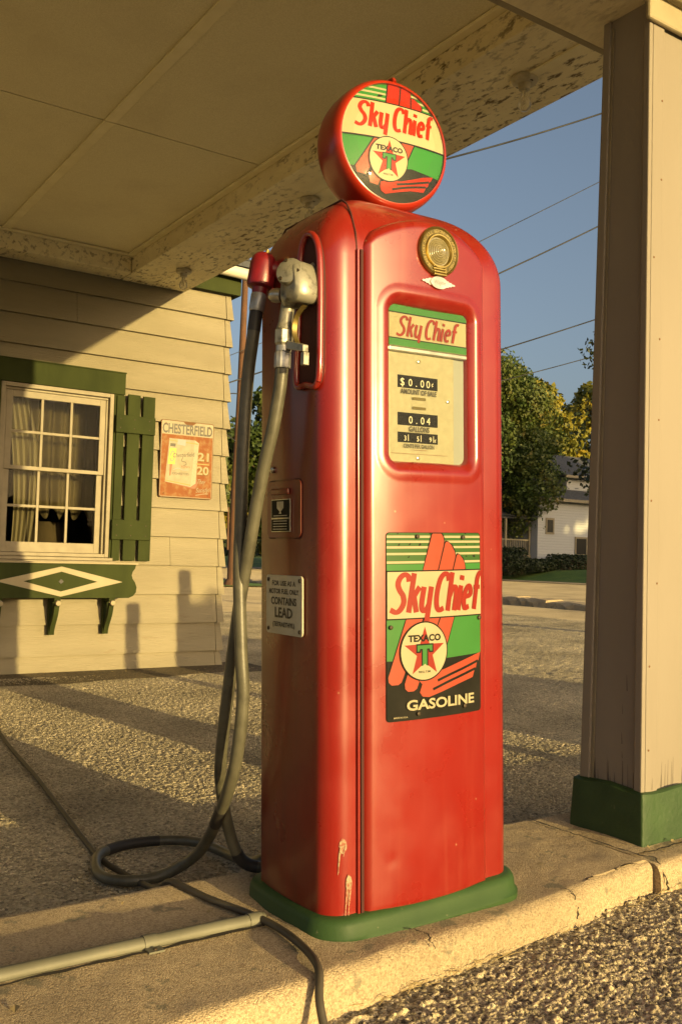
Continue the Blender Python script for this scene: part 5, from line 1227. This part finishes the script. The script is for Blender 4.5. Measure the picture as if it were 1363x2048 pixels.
def leaf_obj(name, V_, m, parent):
    nv = len(V_); nf = nv // 4; me = bpy.data.meshes.new(name); me.vertices.add(nv); me.vertices.foreach_set('co', V_.astype(np.float32).ravel())
    me.loops.add(nv); me.polygons.add(nf); me.loops.foreach_set('vertex_index', np.arange(nv, dtype=np.int32))
    me.polygons.foreach_set('loop_start', (np.arange(nf) * 4).astype(np.int32)); me.polygons.foreach_set('loop_total', np.full(nf, 4, np.int32))
    me.materials.append(m); me.update(); return link_mesh(name, me, parent)

def tree(name, loc, H, R, m, label, cat='tree', group=None, seed=1, clumps=26, leaves=9000, size=.22, base=.25, conic=0.0, copy_of=None):
    e = empty(name, loc); tag(e, label, cat, group)
    rng = np.random.default_rng(seed); rr = random.Random(seed)
    mb = MB(); mb.tube(catmull([(0, 0, -.2), (.05, .02, H * .2), (-.04, .05, H * .45), (.02, 0, H * .75)], 5), [H * .026 * (1 - .8 * i / 15) for i in range(16)], 10)
    tr = mb.build('trunk', M['bark'], e, smooth=60)
    cs, rs = [], []
    for i in range(clumps):
        t = rr.random() ** .8; zz = H * (base + (1 - base - .06) * t)
        env = (math.sin(math.pi * min(1, .18 + .82 * t)) ** .6 if not conic else (1 - t) * 1.0 + .08)
        a = rr.random() * 6.28; q = rr.random() ** .5 * R * env * .82
        c = (math.cos(a) * q, math.sin(a) * q, zz); cs.append(c); s_ = R * (.24 + .16 * rr.random()) * (1 if not conic else .55 + .45 * env); rs.append((s_, s_, s_ * .75))
        if i % 4 == 0:
            mb = MB(); z0 = zz * .6 + .1 * H; mb.tube(catmull([(0, 0, z0), (c[0] * .5, c[1] * .5, (z0 + zz) / 2 + .2), c], 4), [H * .009 * (1 - .085 * j) for j in range(9)], 6); mb.build('limb', M['bark'], tr, smooth=60)
    leaf_obj('crown', leaf_cloud(cs, rs, leaves, size, rng), m, e)
    return e

# white house across the street
wh = empty('white_house', (41.1, 40, .45)); tag(wh, 'white clapboard two storey house with grey shingle roof across the street', 'house')
wmi = Matrix.Translation((41.1, 40, .45)).inverted()
def wp(mb, name, m, parent=None, **k):
    mb.v = [tuple(wmi @ Vector(p)) for p in mb.v]; return mb.build(name, m, parent or wh, **k)
mb = MB(); mb.box((41.1, 40, .3), (50, 50, 4.75)); wp(mb, 'wall', M['far_white'])
mb = MB(); mb.box((38.0, 43.2, .3), (41.09, 50, 4.2)); wp(mb, 'porch_wall', M['far_white'])
mb = MB(); mb.hexa([(40.6, 39.5, 4.76), (50.5, 39.5, 4.76), (50.5, 50.5, 4.76), (40.6, 50.5, 4.76), (43.3, 43.0, 6.55), (48.5, 43.0, 6.55), (48.5, 47, 6.55), (43.3, 47, 6.55)]); wp(mb, 'roof', M['shingle'])
mb = MB(); mb.box((40.55, 39.45, 4.62), (50.5, 39.56, 4.80)); mb.box((40.5, 39.45, 4.62), (40.58, 50.5, 4.80)); wp(mb, 'gutter', M['sash'])
mb = MB(); mb.box((44.6, 41.0, 4.5), (50, 50, 6.35)); wp(mb, 'upper_wall', M['far_white'])
mb = MB(); mb.hexa([(44.0, 40.5, 6.36), (50.6, 40.5, 6.36), (50.6, 50.6, 6.36), (44.0, 50.6, 6.36), (44.0, 44.5, 8.2), (50.6, 44.5, 8.2), (50.6, 46.5, 8.2), (44.0, 46.5, 8.2)]); wp(mb, 'upper_roof', M['shingle'])
mb = MB(); mb.box((43.95, 40.45, 6.24), (50.6, 40.55, 6.40)); wp(mb, 'gutter', M['sash'])
mb = MB(); mb.box((37.6, 40.6, 3.5), (41.09, 43.19, 3.62)); mb.hexa([(37.4, 40.4, 3.63), (41.09, 40.4, 3.63), (41.09, 43.19, 3.63), (37.4, 43.19, 3.63), (38, 43, 4.6), (41.09, 43, 4.6), (41.09, 43.19, 4.6), (38, 43.19, 4.6)]); wp(mb, 'porch_roof', M['shingle'])
mb = MB(); mb.box((37.6, 40.5, .6), (41.09, 43.19, 1.36)); wp(mb, 'porch_floor', M['sash'])
def fwin(x0, x1, z0, z1, y):
    f = MB(); t = .11; f.box((x0 - t, y - .05, z0 - t), (x0, y, z1 + t)); f.box((x1, y - .05, z0 - t), (x1 + t, y, z1 + t)); f.box((x0, y - .05, z1), (x1, y, z1 + t)); f.box((x0, y - .05, z0 - t), (x1, y, z0))
    o = wp(f, 'window', M['sash']); p_ = MB(); p_.box((x0, y - .025, z0), (x1, y - .005, z1)); wp(p_, 'pane', M['dark_pane'], o)
fwin(41.85, 42.35, 2.75, 3.5, 39.998); fwin(44.4, 45.3, 1.5, 2.45, 39.998); fwin(39.4, 40.0, 1.5, 2.9, 43.198)
rl = MB(); rl.box((38.0, 40.55, 2.2), (41.0, 40.63, 2.28)); rl.box((38.0, 40.56, 1.44), (41.0, 40.62, 1.50)); rail = wp(rl, 'porch_railing', M['sash'])
for i in range(20):
    rl = MB(); x = 38.08 + i * .15; rl.box((x - .022, 40.57, 1.50), (x + .022, 40.61, 2.2)); wp(rl, 'baluster', M['sash'], rail)
for x in (37.75, 39.05, 40.98):
    rl = MB(); rl.box((x - .06, 40.53, 1.36), (x + .06, 40.65, 3.5)); wp(rl, 'porch_post', M['sash'])

# trees and hedges of the far side
tree('maple_tree', (39.3, 42.8, .5), 13.4, 4.9, M['leaf_green'], 'big dark green maple in front of the white house beside the pump', group=None, seed=3, clumps=110, leaves=70000, size=.11, base=.20)
tree('yellow_tree', (56, 55, .6), 15.0, 5.5, M['leaf_yellow'], 'sunlit yellow green tree just right of the big maple, behind it', seed=5, clumps=34, leaves=14000, size=.24, base=.2, group='autumn trees behind the white house')
tree('yellow_tree', (64, 55, .6), 16.0, 5.0, M['leaf_yellow'], 'sunlit yellow tree rising over the white house roof next to the pillar', seed=6, clumps=34, leaves=14000, size=.24, base=.2, group='autumn trees behind the white house')
tree('street_tree', (11.4, 9.05, GZ), 5.3, 1.35, M['leaf_dark'], 'dark leafy tree behind the pillar with only its twigs showing', seed=8, clumps=26, leaves=4200, size=.042, base=.42)
tree('leafy_tree', (26.5, 62, 0), 12.5, 5.5, M['leaf_yellow'], 'olive and yellow tree seen between the two pump hoses', seed=9, clumps=36, leaves=15000, size=.24, base=.12, group='trees behind the wooden pole')
tree('leafy_tree', (33.0, 58, 0), 12.5, 5.0, M['leaf_green'], 'dark green tree filling the gap between the hoses and the pump', seed=10, clumps=36, leaves=15000, size=.22, base=.12, group='trees behind the wooden pole')
tree('leafy_tree', (30.5, 70, 0), 17.5, 4.0, M['leaf_dark'], 'tall narrow conifer rising highest between the hose and the pump', seed=12, clumps=40, leaves=9000, size=.25, base=.1, conic=1.0, group='trees behind the wooden pole')
tree('leafy_tree', (20.0, 60, 0), 11.0, 5.5, M['leaf_dark'], 'dark tree beside the house corner behind the rusty pole', seed=13, clumps=36, leaves=14000, size=.22, base=.08, group='trees behind the wooden pole')
def hedge(loc, sx, sy, h, label, seed):
    e = empty('hedge', loc); tag(e, label, 'hedge', 'clipped hedges before the white house'); rng = np.random.default_rng(seed)
    cs = [(x, y_, h * .5) for x in np.arange(-sx, sx + .01, .5) for y_ in (-sy * .5, sy * .5)]; rs = [(.5, sy * .7, h * .55)] * len(cs)
    leaf_obj('foliage', leaf_cloud(cs, rs, 5000, .07, rng, shell=.7), M['leaf_dark'], e)
    mb = MB(); mb.box((-sx, -sy * .5, 0), (sx, sy * .5, h * .7)); mb.build('inner_twigs', M['bark'], e)
hedge((43.2, 38.8, .48), 1.9, .5, .95, 'clipped dark hedge along the white house wall', 31)
hedge((40.3, 38.9, .40), 1.2, .5, .72, 'low dark hedge in front of the porch railing', 32)
hedge((38.3, 39.2, .20), .7, .7, 1.5, 'rounded dark shrub at the foot of the big maple', 33)
# tall trees over the road behind the camera keep the white house in shade
for i, (x, yy, h) in enumerate(((47.5, -16, 15), (51.5, -14, 16), (55.5, -17, 15.5), (59.5, -15, 16.5), (64, -16, 15))):
    tree('roadside_tree', (x, yy, GZ), h, 3.8, M['leaf_dark'], 'dense dark roadside tree standing in a row across the road', seed=40 + i, clumps=40, leaves=9000, size=.34, base=.03, group='trees over the road')

# distant woods closing the horizon
rng = np.random.default_rng(90); cs, rs = [], []
for i in range(150):
    a = math.radians(4 + 172 * i / 149); d = rng.uniform(125, 165); h = rng.uniform(3.2, 6.0)
    cs.append((math.cos(a) * d, math.sin(a) * d, h * .8)); rs.append((rng.uniform(4, 6.5), rng.uniform(4, 6.5), h))
fw = leaf_obj('far_woods', leaf_cloud(cs, rs, 42000, .55, rng, shell=.6), M['leaf_dark'], None); tag(fw, 'dark line of distant woods closing the horizon', 'woods', kind='stuff')

# rusty utility pole and wires
po = empty('utility_pole', (14.59, 28.0, GZ)); tag(po, 'thin leaning rusty brown utility pole beyond the house corner', 'pole')
mb = MB(); mb.tube([(0, 0, -.3), (.03, 0, 3.0), (.10, 0, 6.5), (.16, 0, 11.5)], [.17, .15, .12, .10], 12); pm_ = mb.build('shaft', M['pole'], po, smooth=60)
mb = MB(); mb.lathe([(.30, -.02), (.28, .10), (.19, .22)], n=12); mb.build('foot', M['pole'], po, smooth=50)
mb = MB(); mb.tube(catmull([(-.05, -.15, 6.4), (-.45, -.2, 6.3), (-.75, -.2, 5.7), (-.6, -.2, 5.1), (-.1, -.16, 4.8)], 6), .018, 6); mb.build('cable_loop', M['wire'], po)
mb = MB(); mb.tube([(-.24, -.1, 1.2), (-.26, -.1, 2.6)], .035, 8); mb.build('guy_guard', M['pole'], po, smooth=60)
def wire(a, b, r, sag, label):
    A_v, B_v = Vector(a), Vector(b); pts = []
    for i in range(25):
        t = i / 24; p = A_v.lerp(B_v, t); p.z -= sag * 4 * t * (1 - t); pts.append(p - A_v)
    mb = MB(); mb.tube(pts, r, 6); o = mb.build('overhead_wire', M['wire'], smooth=60); o.location = A_v; tag(o, label, 'wire', 'overhead wires against the sky')
def ext(a, b, t0, t1):
    A_v, B_v = Vector(a), Vector(b); return A_v.lerp(B_v, t0), A_v.lerp(B_v, t1)
a, b = ext((23.44, 25, 16.42), (28.6, 25, 19.02), -1.2, 2.2); wire(a * .42 + Vector((0, 0, .92 * .58)), b * .42 + Vector((0, 0, .92 * .58)), .014, .12, 'topmost twisted cable just under the canopy edge beside the pillar')
a, b = ext((22.68, 25, 12.54), (28.58, 25, 16.06), -1.5, 2.5); wire(a, b, .016, .1, 'thin second wire from the top between globe and pillar')
a, b = ext((23.56, 25, 11.65), (28.52, 25, 14.39), -1.5, 2.5); wire(a, b, .030, .25, 'thick black wire in the middle of the sky between pump and pillar')
a, b = ext((23.63, 25, 8.74), (28.49, 25, 10.61), -1.5, 2.5); wire(a, b, .026, .15, 'fourth wire from the top crossing the open sky between pump and pillar')
a, b = ext((24.54, 25, 7.83), (28.43, 25, 9.1), -1.6, 2.5); wire(a, b, .018, .1, 'lowest wire between pump and pillar, just above the maple')
a, b = ext((12.67, 25, 6.09), (13.93, 25, 6.63), -4, 4); wire(a, b, .022, .1, 'lower wire passing behind the rusty pole by the house corner')
a, b = ext((12.72, 25, 6.93), (13.98, 25, 7.56), -4, 4); wire(a, b, .010, .1, 'faint upper wire passing behind the rusty pole by the house corner')
